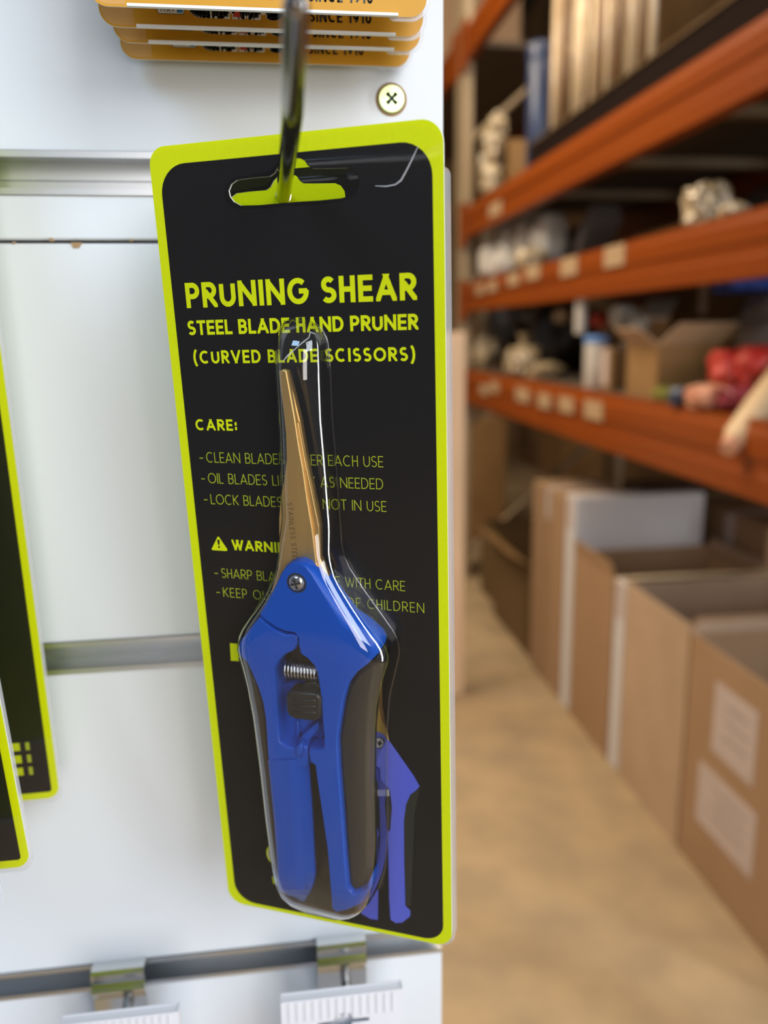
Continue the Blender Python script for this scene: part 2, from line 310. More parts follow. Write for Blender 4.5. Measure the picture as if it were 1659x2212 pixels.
# ---------------------------------------------------------------- lettering made of strokes
def arc(cx, cy, rx, ry, a0, a1, n=14):
    return [(cx+rx*math.cos(math.radians(a0+(a1-a0)*k/n)), cy+ry*math.sin(math.radians(a0+(a1-a0)*k/n))) for k in range(n+1)]
G = {
 'A': (.80, [[(0,0),(.5,1)],[(.5,1),(1,0)],[(.18,.28),(.82,.28)]]), 'B': (.58, [[(0,0),(0,1)],[(0,1),(.5,1)]+arc(.5,.76,.42,.24,90,-90)+[(0,.52)],[(.5,.52)]+arc(.52,.26,.48,.26,90,-90)+[(0,0)]]),
 'C': (.82, [arc(.55,.5,.55,.5,52,308,22)]), 'D': (.72, [[(0,0),(0,1)],[(0,1),(.4,1)]+arc(.4,.5,.6,.5,90,-90,18)+[(0,0)]]),
 'E': (.50, [[(0,0),(0,1)],[(0,1),(1,1)],[(0,.5),(.9,.5)],[(0,0),(1,0)]]), 'F': (.48, [[(0,0),(0,1)],[(0,1),(1,1)],[(0,.5),(.85,.5)]]),
 'G': (.90, [arc(.5,.5,.5,.5,48,360,24)+[(.55,.5)]]), 'H': (.58, [[(0,0),(0,1)],[(1,0),(1,1)],[(0,.5),(1,.5)]]), 'I': (.0, [[(.5,0),(.5,1)]]),
 'J': (.5, [[(1,1),(1,.3)]+arc(.5,.3,.5,.3,0,-170)]),
 'K': (.62, [[(0,0),(0,1)],[(.05,.45),(1,1)],[(.25,.55),(1,0)]]), 'L': (.46, [[(0,0),(0,1)],[(0,0),(1,0)]]),
 'M': (.86, [[(0,0),(0,1)],[(0,1),(.5,.25)],[(.5,.25),(1,1)],[(1,1),(1,0)]]), 'N': (.76, [[(0,0),(0,1)],[(0,1),(1,0)],[(1,0),(1,1)]]),
 'O': (.96, [arc(.5,.5,.5,.5,0,360,28)]), 'P': (.56, [[(0,0),(0,1)],[(0,1),(.5,1)]+arc(.5,.72,.5,.28,90,-90)+[(0,.44)]]),
 'R': (.60, [[(0,0),(0,1)],[(0,1),(.5,1)]+arc(.5,.72,.46,.28,90,-90)+[(0,.44)],[(.42,.46),(1,0)]]),
 'S': (.56, [arc(.5,.75,.44,.25,35,270,14)+arc(.5,.25,.5,.25,90,-145,16)[1:]]), 'T': (.60, [[(0,1),(1,1)],[(.5,1),(.5,0)]]),
 'U': (.66, [[(0,1),(0,.36)]+arc(.5,.36,.5,.36,180,360,16)+[(1,1)]]), 'V': (.78, [[(0,1),(.5,0)],[(.5,0),(1,1)]]),
 'W': (1.1, [[(0,1),(.26,0)],[(.26,0),(.5,.85)],[(.5,.85),(.74,0)],[(.74,0),(1,1)]]), 'X': (.7, [[(0,0),(1,1)],[(0,1),(1,0)]]),
 'Y': (.70, [[(0,1),(.5,.5)],[(1,1),(.5,.5)],[(.5,.5),(.5,0)]]), '-': (.3, [[(0,.40),(1,.40)]]), ':': (.05, [[(.5,.08),(.5,.2)],[(.5,.58),(.5,.7)]]),
 '(': (.24, [[(1,1.08),(.5,.93),(.13,.7),(0,.45),(.13,.2),(.5,-.03),(1,-.18)]]), ')': (.24, [[(0,1.08),(.5,.93),(.87,.7),(1,.45),(.87,.2),(.5,-.03),(0,-.18)]]), ' ': (.34, []), '!': (.05, [[(.5,.35),(.5,1)],[(.5,0),(.5,.12)]]),
 '0': (.6, [arc(.5,.5,.5,.5,0,360,24)]), '1': (.3, [[(1,0),(1,1)],[(1,1),(.1,.78)]]), '9': (.56, [arc(.5,.68,.5,.32,0,360,20),[(1,.68),(.92,.3),(.45,0)]]),
 'チ': (.9, [[(.2,.9),(.8,1)],[(0,.6),(1,.6)],[(.5,.92),(.5,.5),(.25,0)]]), 'カ': (.85, [[(0,.7),(1,.7),(.9,.1),(.7,.05)],[(.45,1),(.42,.6),(.1,0)]]),
 'マ': (.85, [[(0,.9),(1,.9),(.55,.4)],[(.3,.5),(.65,.05)]]), 'サ': (.9, [[(0,.68),(1,.68)],[(.28,1),(.28,.4)],[(.75,1),(.75,.5),(.4,0)]]), 'ザ': (.9, [[(0,.68),(1,.68)],[(.28,1),(.28,.4)],[(.75,1),(.75,.5),(.4,0)],[(.9,.98),(1,.85)]]),
}
def clip(poly, x0, x1, y0, y1):
    for ax, lim, sg in ((0, x0, 1), (0, x1, -1), (1, y0, 1), (1, y1, -1)):
        out = []
        for i in range(len(poly)):
            a, b = poly[i-1], poly[i]; da = (a[ax]-lim)*sg; db = (b[ax]-lim)*sg
            if (da >= 0) != (db >= 0):
                t = da/(da-db); out.append((a[0]+(b[0]-a[0])*t, a[1]+(b[1]-a[1])*t))
            if db >= 0: out.append(b)
        poly = out
        if len(poly) < 3: return []
    return poly
def lettering(text, x0, x1, h, weight, narrow=1.0, upto=None):
    """polygons of the text standing on y=0 with cap height h between x0 and x1; weight = stroke / cap height"""
    t = weight*h; ws = []
    for ch in text: ws.append(h*G[ch][0]*narrow + (t if ch != ' ' else 0))
    n = len(text); gap = ((x1-x0)-sum(ws))/max(1, n-1); x = x0; polys = []
    for ch, W in zip(text, ws):
        par = ch in '()'
        for st in G[ch][1]:
            P = [(x+t/2+p[0]*(W-t), (p[1] if par else t/2/h+p[1]*(1-t/h))*h) for p in st]
            for i in range(len(P)-1):
                a, b = Vector(P[i]), Vector(P[i+1]); d = b-a
                if d.length < 1e-9: continue
                d.normalize(); nn = Vector((-d.y, d.x))*t/2
                diag = len(P) == 2 and abs(d.x) > .05 and abs(d.y) > .05
                e0 = d*(t*1.2 if diag else (t/2 if (len(P) > 2 and 0 < i) else 0)*0.35)
                e1 = d*(t*1.2 if diag else (t/2 if (len(P) > 2 and i < len(P)-2) else 0)*0.35)
                if len(P) == 2 and not diag:
                    e0 = e1 = d*t/2 if abs(d.y) > .5 else d*t/2
                q = [tuple(a-e0+nn), tuple(a-e0-nn), tuple(b+e1-nn), tuple(b+e1+nn)]
                q = clip(q, x-(9 if par else 0), x+W+(9 if par else 0), -9 if par else 0, 9 if par else h)
                if q: polys.append(q)
        x += W+gap
    return polys

# ================================================================ SETTING
def structure(mb, name):
    o = mb.build(name); o['kind'] = 'structure'; return o
mb = MB(); mb.box((-3, -3, FLOOR-0.05), (3.2, 9, FLOOR), 'concrete'); structure(mb, 'floor')
mb = MB(); mb.box((-3, 8.6, FLOOR), (3.2, 8.7, 3.1), 'wall'); structure(mb, 'wall_back')
mb = MB(); mb.box((2.6, 0.6, FLOOR), (2.7, 8.6, 3.1), 'wall'); structure(mb, 'wall_right')
mb = MB(); mb.box((-3, 0.6, 3.0), (2.7, 8.6, 3.1), 'ceil'); structure(mb, 'ceiling')
# bright window high in the back wall, seen past the panel edge
p = onY(997, 40, 8.55)
f = MB(); f.box((p.x-0.9, 8.52, p.z), (p.x, 8.6, p.z+0.75), 'rack_grey'); wo = structure(f, 'window_1')
g = MB(); g.box((p.x-0.87, 8.50, p.z+0.03), (p.x-0.02, 8.525, p.z+0.72), 'skyglass'); g.build('pane', wo)

# ================================================================ SLATWALL PANEL
PY = 0.335; PT = 0.353
def pz(y, x=100): return onY(x, y, PY).z
panel = thing('slatwall_panel', 'white melamine slatwall panel with aluminium lined grooves', 'display panel', (0, PY, FLOOR))
XR, XL = 0.0694, -1.3
g1 = (pz(327), pz(420)); g2 = (pz(1390), pz(1457)); g3 = (pz(2094), pz(2148)); seam = pz(521)
def local(o): return o
PM = Matrix.Translation((0, PY, FLOOR))
def pbuild(mb, name):
    mb.v = [(x, y-PY, z-FLOOR) for x, y, z in mb.v]; return mb.build(name, panel)
mb = MB()
for a, b in ((g1[0], 1.25), (seam+0.0006, g1[1])): mb.box((XL, PY, a), (XR, PT, b), 'melamine', 0.0005)
mb.box((XL, PT-0.003, g1[1]), (XR, PT, g1[0]), 'melamine')
up = pbuild(mb, 'board')
mb = MB()
for a, b in ((g2[0], seam-0.0008), (g3[0], g2[1]), (FLOOR+0.10, g3[1])): mb.box((XL, PY, a), (XR, PT, b), 'melamine', 0.0005)
for gg in (g2, g3): mb.box((XL, PT-0.003, gg[1]), (XR, PT, gg[0]), 'melamine')
lo = pbuild(mb, 'board')
for (pxx, pyy, wd, hd, par) in ((165, 526, 0.0040, -0.0020, 0), (112, 519, 0.0016, 0.0012, 0), (30, 524, .001, -.0008, 0), (284, 519, .0012, .0007, 0)):
    c = onY(pxx, pyy-2 if hd < 0 else pyy+2, PY); mb = MB()
    V = [(c.x-wd/2, PY-0.0004, c.z), (c.x-wd*.3, PY-0.0004, c.z+hd), (c.x+wd*.25, PY-0.0004, c.z+hd*.9), (c.x+wd/2, PY-0.0004, c.z)]
    V += [(a, PY+0.001, b) for a, _, b in V]
    mb.add(V, [(0, 1, 2, 3), (4, 7, 6, 5), (0, 4, 5, 1), (1, 5, 6, 2), (2, 6, 7, 3), (3, 7, 4, 0)], 'chip'); pbuild(mb, 'chipped_edge')
for (a, b) in (g1, g2, g3):       # aluminium inserts: lips, cavity walls
    mb = MB(); h = a-b
    lip = h*0.14
    prof = [(PY-.0008, a+.0002), (PY-.0008, a-lip), (PY+.0010, a-lip), (PY+.0014, a-.0012), (PY+.0145, a-.0008), (PY+.0145, b+.0008), (PY+.0024, b+.0008),
            (PY+.0012, b+lip), (PY-.0008, b+lip), (PY-.0008, b-.0002)]
    n = len(prof); V = [(XL, y, z) for y, z in prof]+[(XR-.0002, y, z) for y, z in prof]
    mb.add(V, [(i, i+1, n+i+1, n+i) for i in range(n-1)], 'alu')
    for k in (0.50,):   # raised rib on the back of the channel
        zc = b+h*k; mb.box((XL, PY+.0128, zc-h*.02), (XR-.0002, PY+.0146, zc+h*.02), 'alu')
    pbuild(mb, 'groove_insert')
# fixing screw
sc = onY(845, 215, PY); R0 = 27*0.335/1800*1.02
scr = thing('countersunk_screw', 'yellow zinc cross-head screw set in the white panel right of the orange cards', 'screw', (sc.x, PY, sc.z))
TS = Matrix.Rotation(math.pi/2, 4, 'X')
def cross(r, wd, rot=0.0, waist=0.55):
    out = []
    for k in range(4):
        a = rot+k*math.pi/2; ca, sa = math.cos(a), math.sin(a)
        for (x, y) in ((wd*waist, -wd*waist), (r, -wd), (r*1.06, 0), (r, wd)): out.append((x*ca-y*sa, x*sa+y*ca))
    return out
mb = MB(); cr = cross(R0*.50, R0*.17, math.radians(45))
circ = [(R0*.9*math.cos(k/36*2*math.pi), R0*.9*math.sin(k/36*2*math.pi)) for k in range(36)]
mb.prism(circ, 0.0002, 0.0016, 'zinc', [cr]); mb.lathe([(R0*.9, 0.0016), (R0, 0.0008), (R0, 0.0001)], 'zinc', 36)
mb.flat(circ, 0.0004, 'dark')
mb.v = [tuple(TS @ Vector(v)) for v in mb.v]; mb.build('screw_head', scr)
mb = MB(); mb.lathe([(R0, 0.0001), (R0*1.12, 0.0004), (R0*1.16, 0.0001)], 'chip', 36); mb.v = [tuple(TS @ Vector(v)) for v in mb.v]; mb.build('raised_rim', scr)

# ================================================================ BLISTER PACK WITH PRUNING SHEARS
cO = Vector((0.0113781, 0.25100189, -0.07732161)); cu = Vector((0.90276352, -0.43003545, -0.00935598))
cv = Vector((-0.03201942, -0.08887664, 0.99552785)); cn = Vector((-0.4289438, -0.89842665, -0.09400407))
CM = Matrix(((cu.x, cv.x, cn.x, cO.x), (cu.y, cv.y, cn.y, cO.y), (cu.z, cv.z, cn.z, cO.z), (0, 0, 0, 1)))
def uv(x, y, wz=0.0):                 # photo pixel -> card coordinates at height wz (mm) above the card
    r = ray(x, y); t = (cO+cn*wz*1e-3).dot(cn)/r.dot(cn); q = r*t-cO; return (q.dot(cu), q.dot(cv))
def U(pts, wz=0.0): return [uv(x, y, wz) for x, y in pts]
SK = 0.0187
def S(p): return (p[0]*1e-3, (p[1]+SK*p[0])*1e-3)
card_outer = [S(p) for p in rrect(-42.8, -130.5, 42.8, 130.5, [6, 6, 6, 5])]
black = [S(p) for p in rrect(-39.8, -128.9, 39.8, 125.6, [8, 7, 8.5, 8])]
hole_px = [(494,412),(500,398),(512,389),(540,385),(583,381),(593,374),(602,357),(612,347),(632,342),(648,342),(658,347),(665,358),(674,364),(700,364),(750,363),(764,369),(773,382),(775,396),(771,412),(760,421),(738,428),(690,433),(640,436),(560,443),(520,444),(505,436),(497,425)]
hole = U(hole_px)
hole_big = U([(486,418),(490,398),(505,384),(540,378),(583,371),(592,364),(601,350),(612,341),(632,336),(650,338),(662,346),(668,357),(676,361),(700,359),(750,358),(768,366),(778,382),(777,402),(772,418),(760,428),(738,437),(690,442),(640,446),(560,451),(518,453),(500,446),(490,434)])

def make_card(full=True):
    mb = MB(); E5 = 0.00005
    mb.prism(card_outer, -0.0006, 0.0, 'lime', [hole], side_key='white_card')
    mb.flat(black, E5, 'blackcard', [hole])
    def put(text, x0, x1, base, h, wt, key='lime', nar=1.0):
        for q in lettering(text, x0, x1, h, wt, nar): mb.flat([S((x, y+base)) for x, y in q], E5*2, key)
    put('PRUNING SHEAR', -35.4, 35.05, 86.2, 7.15, .20, nar=.79)
    put('STEEL BLADE HAND PRUNER', -35.9, 35.25, 78.35, 4.25, .20, nar=.80)
    put('(CURVED BLADE SCISSORS)', -34.9, 34.2, 69.9, 3.85, .19, nar=.80)
    put('CARE:', -36.5, -22.3, 49.55, 3.5, .19, nar=.86)
    T_ = 'lime_thin'
    for s_, x0, x1, b in (('CLEAN BLADES AFTER EACH USE', -33.9, 23.9, 39.4), ('OIL BLADES LIGHTLY AS NEEDED', -34.0, 23.6, 32.7), ('LOCK BLADES WHEN NOT IN USE', -33.8, 24.4, 25.85),
                          ('SHARP BLADES HANDLE WITH CARE', -32.6, 29.5, 0.95), ('KEEP OUT OF REACH OF CHILDREN', -32.6, 35.3, -5.75)):
        put(s_, x0, x1, b, 3.3, .075, T_, .80)
        put('-', x0-2.4 if b > 20 else x0-2.5, x0-1.2, b, 3.3, .08, T_)
    put('WARNING:', -27.8, -3.4, 10.8, 3.5, .20, nar=.88)
    tri = [(-35.3, 10.6), (-34.9, 10.3), (-29.9, 10.3), (-29.5, 10.7), (-29.7, 11.1), (-32.2, 15.0), (-32.6, 15.0)]
    mb.flat([S(p) for p in tri], E5*2, 'lime')
    mb.flat([S(p) for p in ((-32.75, 12.3), (-32.15, 12.3), (-32.0, 14.0), (-32.9, 14.0))], E5*3, 'blackcard')
    mb.flat([S((-32.45+.38*math.cos(a*.6), 11.55+.38*math.sin(a*.6))) for a in range(10)], E5*3, 'blackcard')
    # lime tab and small printed roundel half hidden behind the tool
    mb.flat(U([(497,1389),(530,1392),(534,1429),(499,1427)]), E5*2, 'lime')
    c0 = uv(600, 1848)
    mb.flat([(c0[0]+.0044*math.cos(k*.21), c0[1]+.0050*math.sin(k*.21)) for k in range(30)], E5*2, 'lime')
    mb.flat([(c0[0]+.0038*math.cos(k*.21), c0[1]+.0044*math.sin(k*.21)) for k in range(30)], E5*3, 'label')
    mb.flat(U([(588,1893),(606,1900),(608,1914),(591,1908)]), E5*2, 'lime')
    # printed picture of the tool at the lower right
    def pic(pts, key, k): mb.flat(U([(700+x/3.3, 1380+y/3.3) for x, y in pts]), E5*(2+k*.5), key)
    pic([(385,235),(345,360),(325,500),(322,670),(385,660),(430,685),(466,728),(440,620),(418,480),(412,300)], 'printgold', 0)
    pic([(385,235),(412,300),(418,480),(442,635),(412,580),(390,480),(380,400)], 'printgold2', 1)
    pic([(310,690),(380,655),(430,675),(465,725),(560,860),(640,975),(682,1050),(660,1075),(615,1110),(585,1180),(570,1300),(572,1600),(580,1900),(615,1935),(615,1975),(560,2020),(510,2025),(475,2000),(465,1850),(460,1600),(455,1380),(472,1360),(485,1200),(470,1080),(440,1040),(405,1000),(402,920),(380,908),(340,908),(310,905)], 'printblue', 0)
    pic([(330,690),(380,662),(425,680),(450,720),(452,1050),(440,1040),(405,1000),(402,920),(380,908),(340,908),(320,900)], 'printblue2', 1)
    pic([(310,930),(380,930),(385,1010),(345,1060),(335,1100),(375,1250),(378,1330),(398,1390),(384,1420),(388,1700),(384,2002),(330,1995),(270,1960),(238,1915),(280,1850),(318,1780),(330,1700)], 'printblue', 0)
    pic([(380,1095),(335,1110),(340,1070),(385,1010),(410,1005),(440,1040),(470,1080),(470,1150),(480,1200),(475,1345),(440,1330),(425,1290),(415,1370),(400,1380),(385,1330),(375,1250)], 'dark', 1)
    for k in range(9): pic([(340+k*14,1075),(350+k*14,1072),(352+k*14,1118),(342+k*14,1120)], 'printgrey', 2)
    pic([(390,1420),(425,1400),(440,1500),(445,1640),(425,1760),(400,1790),(392,1700)], 'printgrip', 1)
    pic([(585,1180),(615,1110),(682,1062),(665,1150),(645,1250),(637,1500),(620,1900),(585,1905),(572,1600),(570,1300)], 'printgrip', 1)
    pic([(395+40*math.cos(k*.35), 740+42*math.sin(k*.35)) for k in range(18)], 'ink', 2)
    pic([(392+33*math.cos(k*.35), 740+35*math.sin(k*.35)) for k in range(18)], 'printgrey', 3)
    pic([(375,725),(392,735),(405,715),(408,738),(420,748),(402,752),(395,770),(388,750)], 'ink', 4)
    return mb

def lerp_table(tab, y):
    if y <= tab[0][0]: return tab[0][1]
    for (a, p), (b, q) in zip(tab, tab[1:]):
        if y <= b: return p+(q-p)*(y-a)/(b-a)
    return tab[-1][1]
def smooth_table(tab, y, h=14): return sum(lerp_table(tab, y+d*h) for d in (-1, -.5, 0, .5, 1))/5

pack = thing('blister_pack', 'front black and lime blister pack of pruning shears hanging on the chrome hook', 'shears pack', matrix=CM, group=None)
card = make_card().build('backing_card', pack, fix=False)
# clear front sheet: slightly below the top edge of the card, showing past its right and bottom edges
mb = MB(); sheet_o = [S(p) for p in rrect(-43.0, -131.6, 43.4, 129.7, [7, 6, 8, 5.5])]
mb.flat(sheet_o, 0.0006, 'film', [hole_big]); sheet = mb.build('front_sheet', pack, fix=False)
mb = MB(); mb.tube([(*p, .0007) for p in U([(905,316),(893,342),(878,372),(868,390),(856,399),(836,403),(812,402)])], [.0001,.00022,.00026,.0003,.00022,.00018,.00008], 'edge', 8); mb.build('crease', sheet)  # fold in the sheet, its highlight put into pale haze
o_ = rrect(-42.6, -131.9, 43.5, 119.5, [6, 6, 2.5, 4]); i_ = rrect(-40.0, -129.0, 42.3, 119.5, [4, 4, 0, 0])
back_u = [S(p) for p in o_[:27]+list(reversed(i_[:18]))+[(-40.0, 100), (-42.6, 100)]]
mb = MB(); mb.prism(back_u, -0.0046, -0.0012, 'edge'); mb.build('back_shell', pack)

# clear pocket: silhouette left edge read on its front, right edge on its base
Lx = [(684,637),(700,604),(724,596),(785,586),(902,593),(1010,597),(1137,601),(1201,597),(1248,590),(1302,562),(1340,533),(1370,513),(1395,507),(1415,510),(1441,518),(1481,529),(1552,543),(1663,558),(1777,571),(1868,584),(1907,591),(1936,606),(1959,640),(1975,700)]
Rx = [(690,660),(700,690),(736,709),(797,714),(902,718),(1010,727),(1137,736),(1184,739),(1222,752),(1276,788),(1333,829),(1370,855),(1400,864),(1415,862),(1441,856),(1501,842),(1562,837),(1683,836),(1793,838),(1874,833),(1920,818),(1946,788),(1965,753),(1975,715)]
Dp = [(684,0.4),(705,4.5),(740,8.0),(800,9.0),(1150,9.5),(1260,12.5),(1350,14.5),(1880,14.5),(1935,12.5),(1962,7.0),(1975,0.4)]
rows = []; NR = 86
for i in range(NR+1):
    y = 684+(1975-684)*i/NR; dpt = smooth_table(Dp, y, 6)
    if i in (0, NR): dpt = 0.4
    l = smooth_table(Lx, y, 8); r = smooth_table(Rx, y, 8)
    a = uv(l, y, dpt*0.85); b = uv(r, y, 0.6)
    flare = 0.0018*min(1, dpt/14); row = []
    NC = 26
    for k in range(NC+1):
        t = -1+2*k/NC; tt = math.copysign(1-(1-abs(t))**1.7, t)       # more columns near the walls
        s_ = abs(tt); ee = 2.4+4.6*min(1, max(0, (y-1120)/200)); zz = (1-s_**ee)**(1/(1.9+.7*(ee-2.4)/4.6))
        xx = (a[0]-flare+b[0])/2+(b[0]-a[0]+flare)/2*tt
        row.append((xx, a[1]+(b[1]-a[1])*(tt+1)/2, 0.0009+dpt*1e-3*zz))
    rows.append(row)
mb = MB(); mb.grid(rows, 'blister')
mb.tube([Vector(r[0])-Vector((0, 0, .0002)) for r in rows[1:-1]], .00028, 'blister', 8); mb.tube([Vector(r[-1])-Vector((0, 0, .0002)) for r in rows[1:-1]], .00028, 'blister', 8); blister = mb.build('blister', pack)
mb = MB(); mb.tube([(*uv(x, y, 9.6), .0098) for x, y in ((613,779),(622,768),(640,752),(655,739),(668,729),(671,717),(681,721))], [.0001,.00016,.0001,.00014,.0001,.00016,.0001], 'crease', 6); mb.build('crease', blister)  # bright line on the pocket top, highlight put into whitish haze

# ---- the shears inside (a thing of their own)
shear = thing('pruning_shears', 'blue handled pruning shears with gold curved blades inside the clear blister', 'pruning shears', matrix=CM)
k3 = lambda z: z*1e-3
mb = MB()
hr_px = [(565,1321),(590,1278),(602,1255),(612,1233),(622,1218),(638,1209),(655,1208),(670,1216),(684,1234),(724,1289),(757,1333),(790,1355),(815,1378),(822,1393),(819,1410),(798,1431),(775,1448),(758,1471),(748,1505),(739,1560),(735,1590),(738,1656),(746,1760),(752,1850),(757,1907),(769,1921),(795,1908),(805,1885),(806,1911),(785,1943),(756,1956),(731,1962),(721,1952),(711,1826),(688,1669),(685,1645),(675,1638),(671,1618),(673,1605),(692,1612),(704,1606),(704,1584),(697,1503),(695,1481),(689,1444),(683,1431),(670,1417),(654,1406),(650,1387),(649,1371),(642,1362),(623,1359),(602,1350),(580,1335)]
ins = [.6]*len(hr_px)
for i in (7, 8): ins[i] = .8
for i, q in ((9, 1.8), (10, 2.8), (11, 3.4), (12, 3.6), (13, 3.4), (14, 2.0), (15, 1.0)): ins[i] = q
mb.plate(U(hr_px, 8.6), [k3(q) for q in ins], k3(2.2), k3(8.3), k3(11), 'blue')
handle_r = tag(mb.build('handle', shear))
mb = MB()
gr_px = [(822,1402),(798,1431),(775,1448),(758,1471),(748,1505),(739,1560),(735,1590),(738,1656),(746,1760),(752,1850),(757,1907),(769,1921),(790,1913),(803,1890),(804,1760),(801,1663),(803,1581),(810,1500),(819,1440),(826,1412)]
mb.plate(U(gr_px, 7.5), k3(1.5), k3(2.0), k3(5.0), k3(9.2), 'grip', 6); g = mb.build('grip', handle_r); tag(g, 'black rubber grip')
# left handle: shoulder and rail
mb = MB()
hl_px = [(563,1330),(540,1358),(519,1385),(513,1402),(518,1413),(535,1428),(546,1452),(559,1482),(569,1515),(575,1552),(580,1630),(583,1655),(668,1655),(668,1612),(655,1604),(646,1614),(623,1609),(607,1599),(603,1540),(598,1470),(597,1440),(606,1425),(619,1412),(637,1404),(646,1391),(646,1371),(634,1366),(621,1368),(600,1359),(577,1343)]
mb.plate(U(hl_px, 9.0), k3(.6), k3(1.8), k3(8.4), k3(10), 'blue')
fl_px = [(592,1478),(655,1474),(694,1474),(697,1500),(704,1580),(690,1600),(660,1620),(600,1610)]
mb.prism(U(fl_px, 4.5), k3(2.4), k3(4.6), 'blue')
mb.plate(U([(641,1556),(645,1556),(646,1597),(642,1597)], 6), k3(.3), k3(4.0), k3(6.0), k3(6.6), 'blue')
mb.plate(U([(640,1600),(676,1566),(688,1560),(689,1574),(668,1600),(652,1616)], 7), k3(.5), k3(2.5), k3(6.5), k3(7.4), 'blue')
mb.plate(U([(640,1613),(652,1603),(655,1622),(650,1635),(641,1634)], 10.5), k3(.7), k3(8), k3(10.2), k3(11.2), 'blue')
rows = []      # lower part: face, bevelled ridge, slope to the inner edge
for y, le, rl, rr, ie in ((1640,581,625,640,669),(1660,583,626,641,671),(1728,590,632,648,676),(1780,595,635,652,679),(1826,598,637,655,681),(1858,600,639,656,683),(1884,601,640,657,684),(1905,600,641,657,680),(1920,604,642,657,674),(1936,624,644,656,664),(1950,644,648,654,656)):
    t = 1.0 if y < 1930 else max(.4, 1-(y-1930)/50)
    rows.append([(*uv(le, y, 3), k3(2.0)), (*uv(le, y, 8.5), k3(8.3*t+1)), (*uv(le+3, y, 9.6), k3(9.5*t+.6)), (*uv(rl, y, 10.4), k3(10.4*t+.4)), (*uv(rr, y, 10.0), k3(9.9*t+.4)), (*uv(ie-2, y, 6.5), k3(6.4*t+.4)), (*uv(ie, y, 4), k3(4.6*t)), (*uv(ie, y, 2.2), k3(2.0))])
mb.grid(rows, 'blue', smooth=False, close=True)
mb.add(rows[-1], [list(range(8))], 'blue'); mb.add(rows[0], [list(range(8))], 'blue')
handle_l = mb.build('handle', shear)
mb = MB()
gl_px = [(518,1413),(535,1428),(546,1452),(559,1482),(569,1515),(575,1552),(580,1630),(590,1728),(600,1858),(602,1882),(595,1880),(584,1825),(567,1695),(554,1565),(538,1500),(520,1440),(514,1420)]
mb.plate(U(gl_px, 8.0), k3(.5), k3(2.0), k3(6.0), k3(8.6), 'grip', 6); g = mb.build('grip', handle_l); tag(g, 'black rubber grip')
# blades
bl_f = [(602.4,802),(611,798),(619,801),(628,850),(638,906),(646,960),(655,1010),(664,1075),(675,1140),(684,1215),(700,1262),(690,1300),(600,1300),(585,1285),(591,1258),(599,1232),(602.5,1201),(602.4,1119),(606,1075),(613,1039),(618.7,992),(617,938),(611.5,884),(604,829)]
mb = MB(); mb.plate(U(bl_f, 6.5), k3(.35), k3(5.0), k3(6.1), k3(6.6), 'gold', 2, False)
for q in lettering('STAINLESS STEEL', 0, .0186, .00165, .08, .8):     # engraved along the blade, reading downwards
    ox, oy = uv(620, 1086, 6.6)
    mb.flat([(ox+y_+x_*.03, oy-x_) for x_, y_ in q], k3(6.65), 'engrave')
blade_f = mb.build('blade', shear)
bl_b = [(612,800),(620,801),(634,851),(648,909),(662,992),(677,1064),(691,1137),(692,1205),(724,1281),(757,1326),(760,1340),(700,1330),(660,1240),(662,1160),(650,1080),(636,960),(626,880)]
mb = MB(); mb.plate(U(bl_b, 5.0), k3(.5), k3(2.8), k3(4.2), k3(4.9), 'gold_dark', 2, False)
ridge = [(690,1137),(693,1205),(688,1215),(684,1200),(668,1090),(652,1000),(640,915),(646,912),(660,992),(675,1064)]
mb.plate(U(ridge, 5.2), k3(.2), k3(4.5), k3(5.3), k3(5.6), 'gold', 2, False)
mb.build('blade', shear)
# pivot screw
c = uv(640, 1260, 11.3); mb = MB(); TT = Matrix.Translation((c[0], c[1], k3(10.6))); r = .0026
mb.lathe([(r, 0), (r, .0006), (r*.85, .0011), (r*.55, .0014), (0.00001, .0015)], 'steel', 32, TT)
mb.flat([(c[0]+x, c[1]+y) for x, y in cross(r*.6, r*.14, .3, .6)], k3(10.6)+.00155, 'dark')
screw = mb.build('pivot_screw', shear)
mb = MB(); mb.lathe([(r*1.22, .00042), (r*1.02, .00046)], 'dark', 32, TT); mb.build('screw_recess', handle_r)
# spring
a = Vector((*uv(622, 1444, 7), k3(7.2))); b = Vector((*uv(692, 1452, 7), k3(7.2))); ax = (b-a); L = ax.length; ax.normalize()
ey = Vector((0, 0, 1)).cross(ax).normalized(); ez = ax.cross(ey); pts = []; rc = .0028
for i in range(10*22+1):
    th = i/22*2*math.pi; pts.append(a+ax*(L*i/220)+(ey*math.cos(th)+ez*math.sin(th))*rc)
mb = MB(); mb.tube(pts, .00030, 'steel', 8); mb.build('spring', shear)
# lock
mb = MB(); lk = U([(627,1494),(680,1497),(690,1503),(693,1512),(692,1548),(687,1556),(678,1558),(636,1553),(624,1546),(619,1534),(618,1508),(620,1498)], 12.2)
mb.plate(lk, k3(.9), k3(6.5), k3(11.5), k3(12.6), 'lockblack', 5)
for y in (1514, 1527, 1540):
    mb.plate(U([(632,y-4),(682,y-2.5),(682,y+3),(632,y+1.5)], 12.6), k3(.35), k3(12), k3(12.7), k3(13.0), 'lockblack', 3)
mb.build('lock_catch', shear)
mb = MB(); mb.plate(U([(655,1478),(680,1474),(690,1482),(694,1500),(640,1500),(648,1488)], 9), k3(.6), k3(4), k3(8), k3(8.8), 'lockblack', 4); mb.build('catch_stem', shear)

